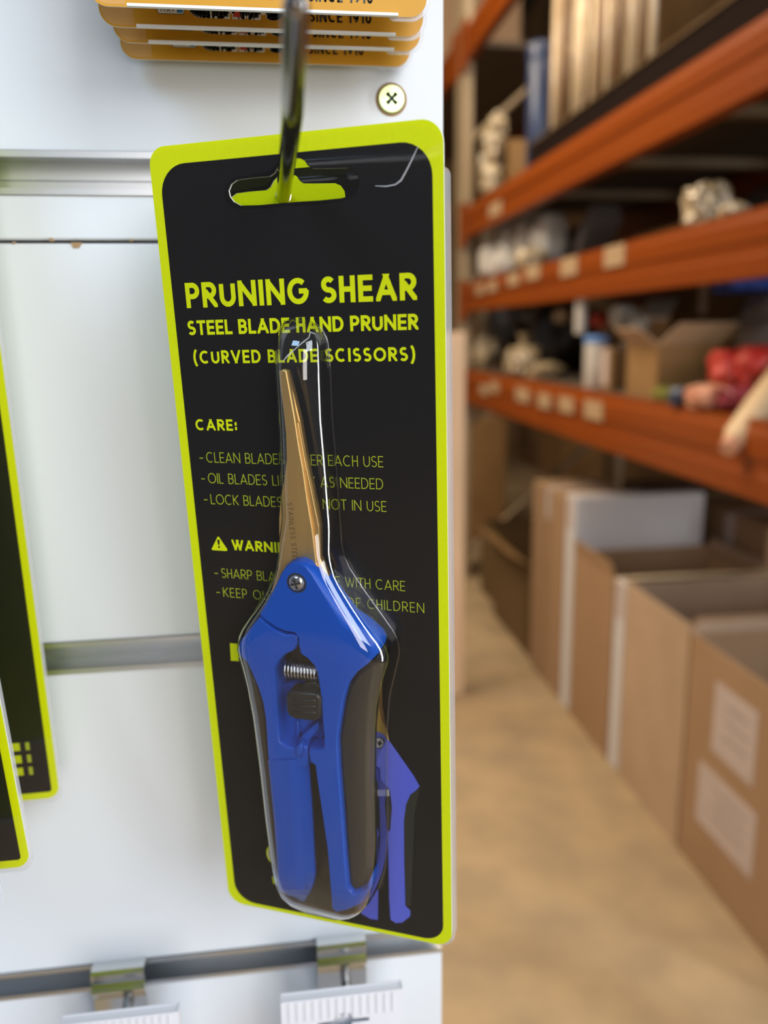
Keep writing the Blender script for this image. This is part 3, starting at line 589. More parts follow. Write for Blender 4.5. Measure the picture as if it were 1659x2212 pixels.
# ---- packs behind on the same hook
HX, HZ = 0.0067, 0.0436
def place_copy(root, Yh, yaw, pitch, label, group):
    c_ = copy_tree(root)
    Rm = Matrix.Rotation(yaw, 4, 'Z') @ CM.to_3x3().to_4x4()
    loc = Vector((HX, Yh, HZ+.0018)) - (Rm @ Vector((0.0004, 0.1226, 0)))
    c_.matrix_world = Matrix.Translation(loc) @ Rm
    if label: c_['label'] = label
    if group: c_['group'] = group
    return c_
p2 = place_copy(pack, .2665, 0, 0, 'second black and lime pack, hanging just behind the front pruning shears pack', None)
for o in list(p2.children):
    if o.name.startswith('blister'):
        for q in list(o.children): bpy.data.objects.remove(q)
        bpy.data.objects.remove(o)
    elif o.name.startswith('front_sheet'):
        for q in list(o.children): bpy.data.objects.remove(q)
mb = MB(); rnd = [(.0004+.0027*math.cos(k*.3142), .1213+.0027*math.sin(k*.3142)) for k in range(20)]
mb.prism(card_outer, -0.0006, 0.0, 'lime', [rnd], side_key='white_card')
third = thing('blister_pack', 'lime headed pack seen only through the hang holes, rearmost on the chrome hook', 'shears pack')
mb.build('backing_card', third)
R3 = Matrix.Rotation(.05, 4, 'Z') @ CM.to_3x3().to_4x4()
third.matrix_world = Matrix.Translation(Vector((HX, .286, HZ+.0018))-(R3 @ Vector((0.0004, .1226, 0)))) @ R3

# ---- the hook
hook = thing('display_hook', 'chrome display hook with upturned tip holding the pruning shears packs', 'hook', (HX, PY, HZ))
pts = [(0, -.001, 0), (0, -.06, 0), (0, -.150, 0), (0, -.1545, .0004), (0, -.158, .0013), (0, -.185, .0086)]
mb = MB(); mb.tube(pts, .00228, 'chrome', 20, True, True); mb.build('prong', hook)
mb = MB(); mb.box((-.011, -.0022, -.014), (.011, -.0004, .012), 'plate', .0006); mb.box((-.011, -.0012, .009), (.011, .004, .0115), 'plate', .0004); mb.build('back_plate', hook)

# ================================================================ LEFT PACKS (turned backs, at the frame edge)
mb0 = MB(); mb0.prism(rrect(-.086, 0, 0, .26, .005), -.0006, 0, 'lime', side_key='white_card')
mb0.flat(rrect(-.0832, .0028, -.0028, .2565, .0012), .00005, 'blackcard')
for j, zz in enumerate((.0212, .0160, .0108)):
    for i, (x0, x1) in enumerate(((-.0200, -.0180), (-.0158, -.0124), (-.0103, -.0088))): mb0.flat([(x0, zz), (x1, zz), (x1, zz+.0033), (x0, zz+.0033)], .0001, 'lime' if i < 2 else 'lime_thin')
back_me = None
def left_pack(corner, yaw, roll, label):
    global back_me
    Rm = Matrix.Rotation(yaw, 4, 'Z') @ Matrix.Rotation(math.pi/2, 4, 'X') @ Matrix.Rotation(roll, 4, 'Z')
    t = thing('blister_pack', label, 'shears pack', group=None)
    if back_me is None:
        o = mb0.build('backing_card', t, fix=False)
        s_ = MB(); s_.prism(rrect(-.0868, -.0016, .0007, .26, .005), .0003, .0006, 'film'); 
        s_.prism(rrect(-.0870, -.0018, .0009, .26, .005), -.0010, -.0006, 'edge', [rrect(-.0855, .0005, -.0005, .258, .004)])
        q = s_.build('front_sheet', t); back_me = (o, q)
    else:
        for o in back_me:
            c_ = o.copy(); COL.objects.link(c_); c_.parent = t
    t.matrix_world = Matrix.Translation(corner) @ Rm
    return t
left_pack(onY(130, 1722, .312), -.02, .025, 'black and lime pack at the left edge, nearest to the white panel')
left_pack(onY(67, 1871, .262), -.10, .065, 'black and lime pack at the left edge, middle of three, lower than the rear one')
left_pack(onY(3, 1956, .236), -.10, .10, 'foremost pack at the bottom left edge showing only a sliver of lime border')

# ================================================================ AMBER CARDS AT THE TOP
def amber(k, Yk, bl, br, label):
    t = thing('blister_pack', label, 'tool pack', group='amber header packs at the top')
    p0 = onY(*bl, Yk); p1 = onY(*br, Yk)
    W_ = p1.x-p0.x; H_ = .20
    t.matrix_world = Matrix.Translation(p0) @ Matrix.Rotation(math.pi/2, 4, 'X')
    mb = MB(); out = rrect(0, 0, W_, H_, .0055)
    mb.prism(out, -.0005, 0, 'orange_card', side_key='white_card')
    mb.flat(rrect(.0006, .0006, .0105, H_-.001, [.005, .0005, .0005, .005]), .00004, 'peach_card')
    f = W_/.1085
    def put(text, x0, x1, base, h, wt, key, z, nar=1.0, dx=0):
        for q in lettering(text, x0*f, x1*f, h*f, wt, nar): mb.flat([(x, y+base*f) for x, y in q], z, key)
    b0 = .0042
    put('CHIKAMASA', .0285, .0655, b0-.0006, .0082, .30, 'white_card', .00005)
    put('CHIKAMASA', .0290, .0650, b0, .0070, .17, 'ink', .0001)
    mb.flat([(.0435*f, b0*f), (.0463*f, b0*f), (.0449*f, (b0+.0036)*f)], .00013, 'redink')
    put('SINCE 1910', .0692, .0905, b0-.0006, .0037, .17, 'ink', .0001, .62)
    mb.flat(rrect(.0188*f, .0044*f, .0276*f, .0120*f, .0006), .00005, 'ink'); mb.flat(rrect(.0190*f, .0046*f, .0274*f, .0118*f, .0005), .00008, 'white_card')
    put('チカマザ', .0194, .0248, .0050, .0016, .14, 'ink', .00011)
    mb.flat([(.0252*f, .0049*f), (.0271*f, .0049*f), (.0271*f, .0085*f), (.0252*f, .0085*f)], .00011, 'blueink')
    for i in range(4): mb.flat([((.0196+i*.0015)*f, .0074*f), ((.0205+i*.0015)*f, .0074*f), ((.0207+i*.0015)*f, .0086*f), ((.0196+i*.0015)*f, .0084*f)], .00011, 'ink')
    mb.build('backing_card', t, fix=False)
    s_ = MB(); s_.prism(rrect(W_-.012, -.0008, W_+.0012, H_, [.002, .006, .001, .001]), -.0016, -.0006, 'edge')
    s_.build('clear_cover', t)
    if k == 4: return t
    s_ = MB(); s_.box((.012*f, -.0005, .0009), (W_-.010*f, .0003, .0024), 'white_card'); s_.build('inner_card_edge', t)
    return t
amber(4, .326, (262, 127), (886, 138), 'rearmost amber header pack, lowest of the four, closest to the panel')
amber(3, .310, (246, 91), (908, 103), 'amber header pack second from the panel, under three printed names')
amber(2, .296, (216, 57), (914, 71), 'amber header pack third from the panel, second from the front')
amber(1, .280, (192, 12), (922, 36), 'foremost amber header pack, cut off by the top of the photo')

# ================================================================ CLIPS AND WHITE CARTONS AT THE BOTTOM
def clip_hook(xa, xb, ytop, label):
    a_ = onY(xa, ytop, .329); b_ = onY(xb, ytop, .329); W_ = b_.x-a_.x; z0 = (a_.z+b_.z)/2
    t = thing('display_hook', label, 'hook', (a_.x, .329, z0), group=None)
    prof = [(.006, -.0005), (.002, .0004), (-.0012, .0004), (-.0026, -.0008), (-.0020, -.0022), (-.0008, -.0064), (-.0022, -.0074), (-.0036, -.0086), (-.0030, -.0100), (.0002, -.0152), (.0008, -.0300), (.0020, -.0300), (.0016, -.0150), (.0010, -.0100), (.0014, -.0066), (.0006, -.002), (.006, -.002)]
    n = len(prof); V = [(0, y, z) for y, z in prof]+[(W_, y, z) for y, z in prof]
    mb = MB(); mb.add(V, [(i, (i+1) % n, n+(i+1) % n, n+i) for i in range(n)], 'plate', False)
    for o_ in (0, n):
        tri = tessellate_polygon([[Vector((p[0], p[1], 0)) for p in prof]]); mb.add(V[o_:o_+n], [list(q) for q in tri], 'plate')
    mb.build('back_plate', t)
    mb = MB(); mb.tube([(W_*.58, 0, -.024), (W_*.58, -.03, -.025), (W_*.58, -.0505, -.0257)], .0022, 'chrome', 14, True, True); mb.build('prong', t)
    return t
clip_hook(684, 790, 2036, 'bright metal hook plate gripping the bottom groove, right of the pair')
clip_hook(196, 312, 2092, 'bright metal hook plate gripping the bottom groove, left of the pair')
def hang_carton(xa, ya, xb, yb, Y0, dpt, hook_px, label):
    a_ = onY(xa, ya, Y0); b_ = onY(xb, yb, Y0); z = (a_.z+b_.z)/2; W_ = b_.x-a_.x
    t = thing('hanging_carton', label, 'carton', (a_.x, Y0, z))
    mb = MB(); H_ = .10
    hp = onY(*hook_px, Y0); hx = hp.x-a_.x; hz = hp.z-z
    slot = [(hx-.0105, hz-.0012), (hx-.0035, hz-.0014), (hx-.003, hz-.0028), (hx+.003, hz-.0028), (hx+.0035, hz-.0014), (hx+.0105, hz-.0012), (hx+.0105, hz+.0004), (hx+.004, hz+.0008), (hx+.003, hz+.0034), (hx, hz+.0042), (hx-.003, hz+.0034), (hx-.004, hz+.0008), (hx-.0105, hz+.0004)]
    mb.prism(rrect(0, -H_, W_, 0, .0006, 3), -.0006, 0, 'whitebox', [slot] if hz > -.0500 else [])
    mb.v = [(x, -z_, y) for x, y, z_ in mb.v]
    mb.box((0, dpt-.0006, -H_), (W_, dpt, 0), 'whitebox'); mb.box((0, .0006, -H_), (.0006, dpt-.0006, 0), 'whitebox'); mb.box((W_-.0006, .0006, -H_), (W_, dpt-.0006, 0), 'whitebox'); mb.box((.0006, .0006, -.0012), (W_-.0006, dpt-.0006, -.0004), 'whitebox')
    mb.build('carton_body', t)
    rb = MB()
    for i in range(14):
        x = W_*(.06+.065*i); rb.box((x, -.0004, -.010), (x+.0012, .0001, -.0006), 'whitebox', .0002)
    rb.build('ribbed_header', t)
    return t
hang_carton(606, 2165, 871, 2138, .288, .005, (742, 2206), 'white hanging carton with ribbed header and slot, right of the pair')
hang_carton(128, 2215, 386, 2186, .288, .005, (262, 2262), 'white hanging carton at the bottom left, left of the pair')

# ================================================================ PALLET RACK
RX = 1.02; RB = 1.92; Y0R, Y1R = 0.95, 4.40
rack = thing('pallet_rack', 'orange beamed pallet rack with grey posts along the aisle', 'rack', (RX, Y1R, FLOOR))
def rbuild(mb, name, parent=None):
    mb.v = [(x-RX, y-Y1R, z-FLOOR) for x, y, z in mb.v]
    o = mb.build(name, rack)
    if parent: o.parent = parent
    return o
for yy in (Y0R, Y1R):
    for xx in (RX, RB-.02):
        mb = MB(); mb.box((xx, yy, FLOOR), (xx+.045, yy+.09, 2.6), 'rack_grey', .004); mb.box((xx-.005, yy-.015, FLOOR), (xx+.10, yy+.095, FLOOR+.008), 'rack_grey')
        rbuild(mb, 'upright')
    for i in range(5):
        z = FLOOR+.15+i*.72; mb = MB(); mb.tube([(RX+.05, yy+.035, z), (RB-.03, yy+.035, z+.70)], .016, 'rack_grey', 8); rbuild(mb, 'frame_brace')
def beam(z0, z1, x, ya, yb, facing=-1):
    h = z1-z0; d = .045
    prof = [(0, 0), (0, .30), (.006, .34), (.006, .50), (0, .54), (0, .80), (.004, .86), (.012, .90), (.014, 1), (d, 1), (d, 0)]
    V = [(x+(p if facing < 0 else -p), yy, z0+q*h) for yy in (ya, yb) for p, q in prof]; n = len(prof)
    mb = MB(); mb.add(V, [(i, (i+1) % n, n+(i+1) % n, n+i) for i in range(n)], 'rack_orange')
    tri = tessellate_polygon([[Vector((p, q*h, 0)) for p, q in prof]])
    for o_ in (0, n): mb.add(V[o_:o_+n], [list(t) for t in tri], 'rack_orange')
    o = rbuild(mb, 'beam')
    for yy in (ya, yb-.012):
        c_ = MB(); c_.box((x-.012 if facing < 0 else x-.05, yy-.055 if yy > 2 else yy-.05, z0-.05), (x-.0005 if facing < 0 else x+.012, yy+.075 if yy > 2 else yy+.055, z1+.02), 'rack_orange', .003); rbuild(c_, 'end_connector', o)
    return o
AZ, BZ, CZ = (.478, .628), (.107, .250), (-.360, -.192)
bA = beam(*AZ, RX, Y0R+.07, Y1R); bB = beam(*BZ, RX, Y0R+.07, Y1R); bC = beam(*CZ, RX, Y0R+.07, Y1R)
for zz in (AZ, BZ, CZ): beam(*zz, RB, Y0R+.07, Y1R, 1)
for z in (AZ, BZ, CZ):
    mb = MB(); mb.box((RX+.046, Y0R+.07, z[1]-.026), (RB-.046, Y1R, z[1]), 'deck'); rbuild(mb, 'shelf_deck')
    for yy in (1.6, 2.3, 3.0, 3.7):
        mb = MB(); mb.box((RX+.046, yy, z[1]-.055), (RB-.046, yy+.05, z[1]-.0265), 'rack_grey'); rbuild(mb, 'cross_bar')
# price tickets stuck on the beams
def ticket(par, px, py, wpx, hpx):
    c = onX(px, py, RX-.002); sc_ = c.dot(FW)/F; hh = hpx*sc_
    e = onX(px+wpx/2, py, RX-.002); ww = abs(c.y-e.y)*2
    mb = MB(); mb.box((RX-.0025, c.y-ww/2, c.z-hh/2), (RX-.0002, c.y+ww/2, c.z+hh/2), 'tag'); rbuild(mb, 'price_ticket', par)
for q in ((1326,553,44,44),(1228,576,36,38),(1150,588,30,30),(1108,603,24,26),(1062,618,20,22),(1036,626,16,20)): ticket(bB, *q)
for q in ((1281,886,40,40),(1222,874,32,34),(1175,866,28,32),(1128,853,30,30),(1067,836,18,24),(1045,842,18,22)): ticket(bC, *q)
for q in ((1069,452,26,26),): ticket(bA, *q)
DZ = (1.315, 1.475)
beam(*DZ, RX, Y0R+.07, Y1R)
# next bay beyond the post
bay = thing('pallet_rack', 'orange rack bay high up beyond the grey post, top left of the aisle', 'rack', (RX, 4.4, FLOOR))
def bbuild(mb, name):
    mb.v = [(x-RX, y-4.4, z-FLOOR) for x, y, z in mb.v]; return mb.build(name, bay)
mb = MB(); mb.box((RX, 4.605, DZ[0]), (RX+.045, 7.5, DZ[1]), 'rack_orange', .004); bbuild(mb, 'beam')
mb = MB(); mb.box((RX-.012, 4.53, DZ[0]-.05), (RX-.0005, 4.66, DZ[1]+.02), 'rack_orange', .003); bbuild(mb, 'end_connector')
for xx in (RX, RB-.02):
    mb = MB(); mb.box((xx, 4.51, FLOOR), (xx+.045, 4.60, 2.6), 'rack_grey', .004); bbuild(mb, 'upright')
mb = MB(); mb.box((RX-.085, 7.505, FLOOR), (RX+.015, 7.6, 2.9), 'rack_grey', .004); bbuild(mb, 'upright')
mb = MB(); mb.box((1.9, 7.505, FLOOR), (2.0, 7.6, 2.9), 'rack_grey', .004); bbuild(mb, 'upright')
mb = MB(); mb.box((1.88, 4.605, DZ[0]), (1.925, 7.5, DZ[1]), 'rack_orange', .004); bbuild(mb, 'beam')
mb = MB(); mb.box((RX+.046, 4.605, DZ[1]-.026), (1.879, 7.5, DZ[1]), 'deck'); bbuild(mb, 'shelf_deck')

# ================================================================ STOCK
def yat(px, py, X): return onX(px, py, X).y
def carton(name, label, cat, lo, hi, key, open_top=False, th=.006, flaps=(), group=None):
    cx, cy_ = (lo[0]+hi[0])/2, (lo[1]+hi[1])/2
    t = thing(name, label, cat, (cx, cy_, lo[2]), group)
    def L(x, y, z): return (x-cx, y-cy_, z-lo[2])
    mb = MB()
    if not open_top:
        mb.box(L(*lo), L(*hi), key, .004)
        mb.build('carton_body', t)
        m2 = MB(); m2.box(L(lo[0]-.0008, cy_-.025, hi[2]-.12), L(lo[0], cy_+.025, hi[2]-.004), 'label'); m2.box(L(lo[0]+.004, cy_-.025, hi[2]), L(hi[0]-.004, cy_+.025, hi[2]+.0008), 'label'); m2.build('sealing_tape', t)
    else:
        mb.box(L(*lo), L(hi[0], hi[1], lo[2]+th), key)
        mb.box(L(lo[0], lo[1], lo[2]+th), L(lo[0]+th, hi[1], hi[2]), key); mb.box(L(hi[0]-th, lo[1], lo[2]+th), L(hi[0], hi[1], hi[2]), key)
        mb.box(L(lo[0]+th, lo[1], lo[2]+th), L(hi[0]-th, lo[1]+th, hi[2]), key); mb.box(L(lo[0]+th, hi[1]-th, lo[2]+th), L(hi[0]-th, hi[1], hi[2]), key)
        mb.build('carton_body', t)
        for side, ln, ang, fk in flaps:
            a = math.radians(ang); dx, dz = math.cos(a)*ln, math.sin(a)*ln
            if side == 'near': q = [(lo[0], lo[1], hi[2]), (hi[0], lo[1], hi[2]), (hi[0]-.02, lo[1]-dx, hi[2]+dz), (lo[0]+.02, lo[1]-dx, hi[2]+dz)]; nv = Vector((0, dz, dx))
            if side == 'far': q = [(hi[0], hi[1], hi[2]), (lo[0], hi[1], hi[2]), (lo[0]+.02, hi[1]+dx, hi[2]+dz), (hi[0]-.02, hi[1]+dx, hi[2]+dz)]; nv = Vector((0, -dz, dx))
            if side == 'aisle': q = [(lo[0], hi[1], hi[2]), (lo[0], lo[1], hi[2]), (lo[0]-dx, lo[1]+.02, hi[2]+dz), (lo[0]-dx, hi[1]-.02, hi[2]+dz)]; nv = Vector((dz, 0, dx))
            if side == 'back': q = [(hi[0], lo[1], hi[2]), (hi[0], hi[1], hi[2]), (hi[0]+dx, hi[1]-.02, hi[2]+dz), (hi[0]+dx, lo[1]+.02, hi[2]+dz)]; nv = Vector((-dz, 0, dx))
            nv = nv.normalized()*.004; V = [L(*p) for p in q]+[tuple(Vector(L(*p))+nv) for p in q]
            m2 = MB(); m2.add(V, [(0, 1, 2, 3), (7, 6, 5, 4), (0, 4, 5, 1), (1, 5, 6, 2), (2, 6, 7, 3), (3, 7, 4, 0)], fk); m2.build('flap', t)
    return t
G_ = FLOOR+.0005
# --- row on the floor along the rack front
def floorbox(pxf, pxn, ptop, depth, **k):
    """aisle face between two pixels on its floor line, far and near"""
    return None
def aisle_y(px, py): return onZ(px, py, FLOOR).y
X0 = 1.025
def topz(px, py, X=X0): return onX(px, py, X).z
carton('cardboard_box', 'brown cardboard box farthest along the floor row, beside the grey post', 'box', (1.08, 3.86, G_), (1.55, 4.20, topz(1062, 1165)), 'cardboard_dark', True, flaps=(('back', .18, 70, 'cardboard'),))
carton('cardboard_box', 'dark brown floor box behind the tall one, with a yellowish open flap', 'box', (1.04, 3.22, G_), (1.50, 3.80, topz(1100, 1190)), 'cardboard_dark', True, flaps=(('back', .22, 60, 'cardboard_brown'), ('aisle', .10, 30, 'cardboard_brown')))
carton('cardboard_box', 'tan upright carton standing at the back of the floor row under the lowest beam', 'box', (1.54, 3.35, FLOOR+.0005), (1.84, 3.75, topz(1100, 1010, 1.58)), 'cardboard_brown')
carton('cardboard_box', 'tall brown floor box just left of the thin white carton edge', 'box', (X0, 2.80, G_), (1.28, 3.16, topz(1160, 1040)), 'cardboard')
wt = carton('flat_carton', 'white flat carton standing upright, its broad face toward the camera', 'carton', (X0, 2.70, G_), (1.50, 2.785, topz(1215, 1060)), 'whitebox')
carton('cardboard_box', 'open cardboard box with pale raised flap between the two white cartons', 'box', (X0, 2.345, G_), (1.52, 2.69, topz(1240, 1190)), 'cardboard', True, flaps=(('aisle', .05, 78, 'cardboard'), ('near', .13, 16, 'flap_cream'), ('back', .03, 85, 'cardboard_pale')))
carton('flat_carton', 'narrow white flat carton wedged upright between two open boxes', 'carton', (X0, 2.262, G_), (1.42, 2.335, topz(1325, 1243)), 'whitebox')
carton('cardboard_box', 'pale open cardboard box second nearest in the floor row', 'box', (X0, 1.872, G_), (1.50, 2.255, topz(1360, 1262)), 'cardboard_pale', True, flaps=(('near', .02, 88, 'cardboard'),))
bx = carton('cardboard_box', 'nearest open cardboard box with white paper labels on its aisle side', 'box', (X0, 1.30, G_), (1.50, 1.862, topz(1500, 1372)), 'cardboard', True, flaps=(('far', .03, 88, 'cardboard_pale'), ('near', .20, 10, 'cardboard'), ('back', .16, 70, 'cardboard')))
bc = Vector(bx.location)
for (xa, ya, xb, yb) in ((1548, 1470, 1640, 1690), (1512, 1640, 1640, 1830)):
    a = onX(xa, ya, X0); b = onX(xb, ya+62, X0); z1 = onX(xa, ya, X0).z; z0 = onX(xa, ya+(yb-ya)*.72, X0).z
    mb = MB(); mb.box((X0-.0012-bc.x, b.y-bc.y, z0-bc.z), (X0-.0002-bc.x, a.y-bc.y, z1-bc.z), 'label')
    for q in range(3):
        zz = z1-(z1-z0)*(.25+.22*q); mb.box((X0-.0016-bc.x, b.y+(a.y-b.y)*.15-bc.y, zz-bc.z), (X0-.0012-bc.x, b.y+(a.y-b.y)*.7-bc.y, zz+.004-bc.z), 'greybag')
    mb.build('paper_label', bx)
carton('cardboard_box', 'greyish cardboard box standing behind the white cartons under the rack', 'box', (1.56, 2.40, G_), (1.88, 2.86, topz(1440, 1050, 1.58)), 'cardboard')
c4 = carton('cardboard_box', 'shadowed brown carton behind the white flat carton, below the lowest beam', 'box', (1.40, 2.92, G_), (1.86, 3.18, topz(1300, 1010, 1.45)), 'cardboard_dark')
# timber board at the end of the panel, standing on the floor
tp = onY(986, 718, 2.9)
tb = thing('timber_board', 'tall pale timber board standing on the floor beyond the panel edge', 'board', (.62, 2.9, FLOOR))
mb = MB(); mb.box((-.30, 0, 0), (.062, .06, tp.z-FLOOR), 'wood', .004); mb.build('board_body', tb)
mb = MB(); mb.box((-.30, .0605, .2), (.055, .085, .26), 'wood', .003); mb.build('batten', tb)

def blobthing(name, label, cat, c, size, key, amp=.25, freq=1.6, seed=0, group=None, neck=None):
    t = thing(name, label, cat, (c[0], c[1], c[2]-size[2]), group)
    mb = MB(); mb.blob((0, 0, size[2]), size, key, amp, freq, 4, seed); mb.build('bag_body', t)
    if neck:
        m2 = MB(); m2.lathe([(.02, 0), (.012, .02), (.022, .05), (.03, .065)], neck, 14, Matrix.Translation((0, 0, size[2]*1.85))); m2.build('tied_neck', t)
    return t
def pt(px, py, X): return onX(px, py, X)
def rad(px, X, py, n): return onX(px, py, X).dot(FW)*n/F
# shelf C (deck z = CZ[1])
dC = CZ[1]+.0005
def onshelf(px, py, X, wpx, hpx, deck):
    p = onX(px, py, X); s_ = p.dot(FW)/F; return Vector((X, p.y, deck)), wpx*s_, hpx*s_
for i, (px, py, w_, h_, key, lab) in enumerate(((1045,780,62,66,'baggy','clear bag of glinting fittings at the far end of the lowest shelf'),
        (1130,785,70,60,'baggy','larger glinting clear bag heaped next to the far one on the lowest shelf'),
        (1180,810,46,34,'baggy','low clear bag slumped at the beam edge on the lowest shelf'))):
    p, a, b = onshelf(px, py, 1.13+.02*(i == 0), w_, h_, dC)
    blobthing('clear_bag', lab, 'bag', (p.x, p.y, dC+b*.52), (.075, a*.62, b*.52), key, .45, 2.6, i+1, 'clear bags on the lowest shelf', 'baggy' if i < 2 else None)
for i, (px, py, w_, h_, lab) in enumerate(((1105,730,120,110,'dark wrapped bundle behind the glinting clear bags'), (1210,770,110,130,'tall dark wrapped bundle behind the pale tube'))):
    p, a, b = onshelf(px, py, 1.42, w_, h_, dC)
    blobthing('wrapped_bundle', lab, 'bundle', (p.x, p.y, dC+b*.62), (.14, a*.75, b*.62), 'darkbag', .3, 1.5, i+11)
def roll(name, label, cat, p, r, h, key, cap=None, lean=None, group=None, hollow=False):
    t = thing(name, label, cat, p, group); mb = MB()
    if hollow: mb.lathe([(r*.75, h), (r, h), (r, 0), (r*.75, 0), (r*.75, h)], key, 24)
    else: mb.lathe([(.0001, 0), (r*.94, 0), (r, r*.08), (r, h-r*.08), (r*.94, h), (.0001, h)], key, 24)
    mb.build('roll_body', t)
    if cap:
        m2 = MB(); m2.lathe([(r*1.03, h*.90), (r*1.06, h*.91), (r*1.06, h*1.02), (r*.9, h*1.045), (.0001, h*1.05)], cap, 24); m2.build('cap', t)
    if lean: t.rotation_euler = lean
    return t
p, a, b = onshelf(1287, 790, 1.10, 46, 110, dC)
roll('tall_tube', 'pale upright tube with sky blue lid standing on the lowest shelf', 'tube', p, a*.55, b*.97, 'whitebag', 'skyblue')
p, a, b = onshelf(1331, 800, 1.14, 40, 80, dC)
carton('cardboard_box', 'slim brown box next to the blue lidded tube on the lowest shelf', 'box', (1.10, p.y-.05, dC), (1.24, p.y+.05, dC+b*1.1), 'cardboard_brown')
y0, y1 = yat(1420, 800, 1.09), yat(1345, 800, 1.09)
carton('cardboard_box', 'small brown box with pale flap on the lowest shelf', 'box', (1.09, y0, dC), (1.30, y1-.03, dC+.15), 'cardboard_brown', True, flaps=(('near', .10, 35, 'cardboard_pale'), ('aisle', .07, 40, 'cardboard_pale')))
y0 = yat(1590, 800, 1.42); y1 = yat(1440, 800, 1.42)
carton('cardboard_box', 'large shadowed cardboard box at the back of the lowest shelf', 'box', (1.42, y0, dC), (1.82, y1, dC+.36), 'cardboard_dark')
p, a, b = onshelf(1610, 800, 1.30, 120, 180, dC)
blobthing('wrapped_bundle', 'grey polythene wrapped bundle at the right edge of the lowest shelf', 'bundle', (1.42, p.y-.02, dC+.15), (.14, .13, .15), 'greybag', .3, 1.6, 21)
blobthing('wrapped_bundle', 'bright blue wrapped bundle on top of the grey one at the right edge', 'bundle', (1.40, yat(1625, 664, 1.40), dC+.32), (.10, .10, .028), 'brightblue', .3, 2.0, 22)
# green flat pack lying on the shelf
y0, y1 = yat(1610, 850, 1.12), yat(1440, 850, 1.12)
t = thing('flat_pack', 'olive green flat pack lying near the edge of the lowest shelf', 'pack', (1.12, (y0+y1)/2, dC))
mb = MB(); mb.box((-.05, -(y1-y0)/2, 0), (.16, (y1-y0)/2, .036), 'green', .010); mb.build('pack_body', t)
mb = MB(); mb.box((-.05, -(y1-y0)*.3, .0362), (.15, (y1-y0)*.1, .039), 'beige', .0015); mb.build('paper_band', t)
for i, (px, py, X, sz, key, lab) in enumerate(((1470,884,1.045,(.030,.030,.024),'navy','small navy wrapped packet at the beam edge of the lowest shelf'),
        (1530,880,1.07,(.05,.055,.030),'pink','salmon coloured packet beside the navy one on the lowest shelf'),
        (1575,832,1.16,(.05,.05,.045),'red','bright red wrapped packet on the lowest shelf'),
        (1632,830,1.20,(.06,.05,.050),'red','red packet at the right edge behind the long beige roll'),
        (1598,878,1.10,(.045,.045,.030),'maroon','maroon packet under the bright red one on the lowest shelf'))):
    p = onX(px, py, X); zb = dC if key != 'red' else dC+.05
    blobthing('wrapped_packet', lab, 'packet', (X, p.y, zb+sz[2]), sz, key, .4, 2.2, 30+i)
a = onX(1583, 955, 1.0); b = onX(1700, 800, 1.22)
t = thing('long_roll', 'long beige roll resting across the lowest beam at the right edge', 'roll', a)
d = b-a; mb = MB(); mb.tube([(0, 0, 0), tuple(d*.08), tuple(d*.5), tuple(d)], [.020, .030, .034, .034], 'beige', 20, True); mb.build('roll_body', t)
mb = MB(); mb.tube([tuple(d*-.09), tuple(d*-.02)], [.018, .022], 'pink', 16); mb.build('roll_end', t)
# hanging things under beam B
p = onX(1256, 640, 1.06); q = onX(1256, 722, 1.06)
t = thing('hanging_tube', 'white slim tube hanging below the middle beam', 'tube', (p.x, p.y, q.z)); mb = MB(); mb.lathe([(.0001, 0), (.018, 0), (.020, .01), (.020, p.z-q.z), (.012, p.z-q.z+.02), (.0001, p.z-q.z+.022)], 'whitebag', 18); mb.build('tube_body', t)
mb = MB(); mb.lathe([(.006, 0), (.006, .06)], 'whitebag', 10, Matrix.Translation((0, 0, p.z-q.z+.02))); mb.build('hanging_loop', t)
for i, (px, py, X, sz, key, lab, nm, ct) in enumerate(((1213,682,1.30,(.036,.036,.036),'cream','round cream ball catching the light under the middle beam','ball','ball'),
        (1298,690,1.25,(.04,.055,.030),'red','red packet lying high under the middle beam','wrapped_packet','packet'),
        (1350,684,1.25,(.05,.06,.040),'bright','white polythene bag under the middle beam','white_bag','bag'),
        (1380,700,1.22,(.03,.03,.030),'bright','little white bag drooping below the larger white one','white_bag','bag'))):
    p = onX(px, py, X); blobthing(nm, lab, ct, (X, p.y, p.z), sz, key, .35 if i else .05, 2.0, 50+i)
a, b, c_, d = (onX(*q, X) for q, X in (((1385, 690), 1.16), ((1440, 690), 1.16), ((1462, 648), 1.30), ((1400, 650), 1.30)))
t = thing('white_sheet', 'bright white folded sheet slanting under the middle beam', 'sheet', a)
V = [tuple(q-a) for q in (a, b, c_, d)]; V += [(x, y, z+.006) for x, y, z in V]
mb = MB(); mb.add(V, [(0, 1, 2, 3), (7, 6, 5, 4), (0, 4, 5, 1), (1, 5, 6, 2), (2, 6, 7, 3), (3, 7, 4, 0)], 'bright'); mb.build('sheet_body', t)
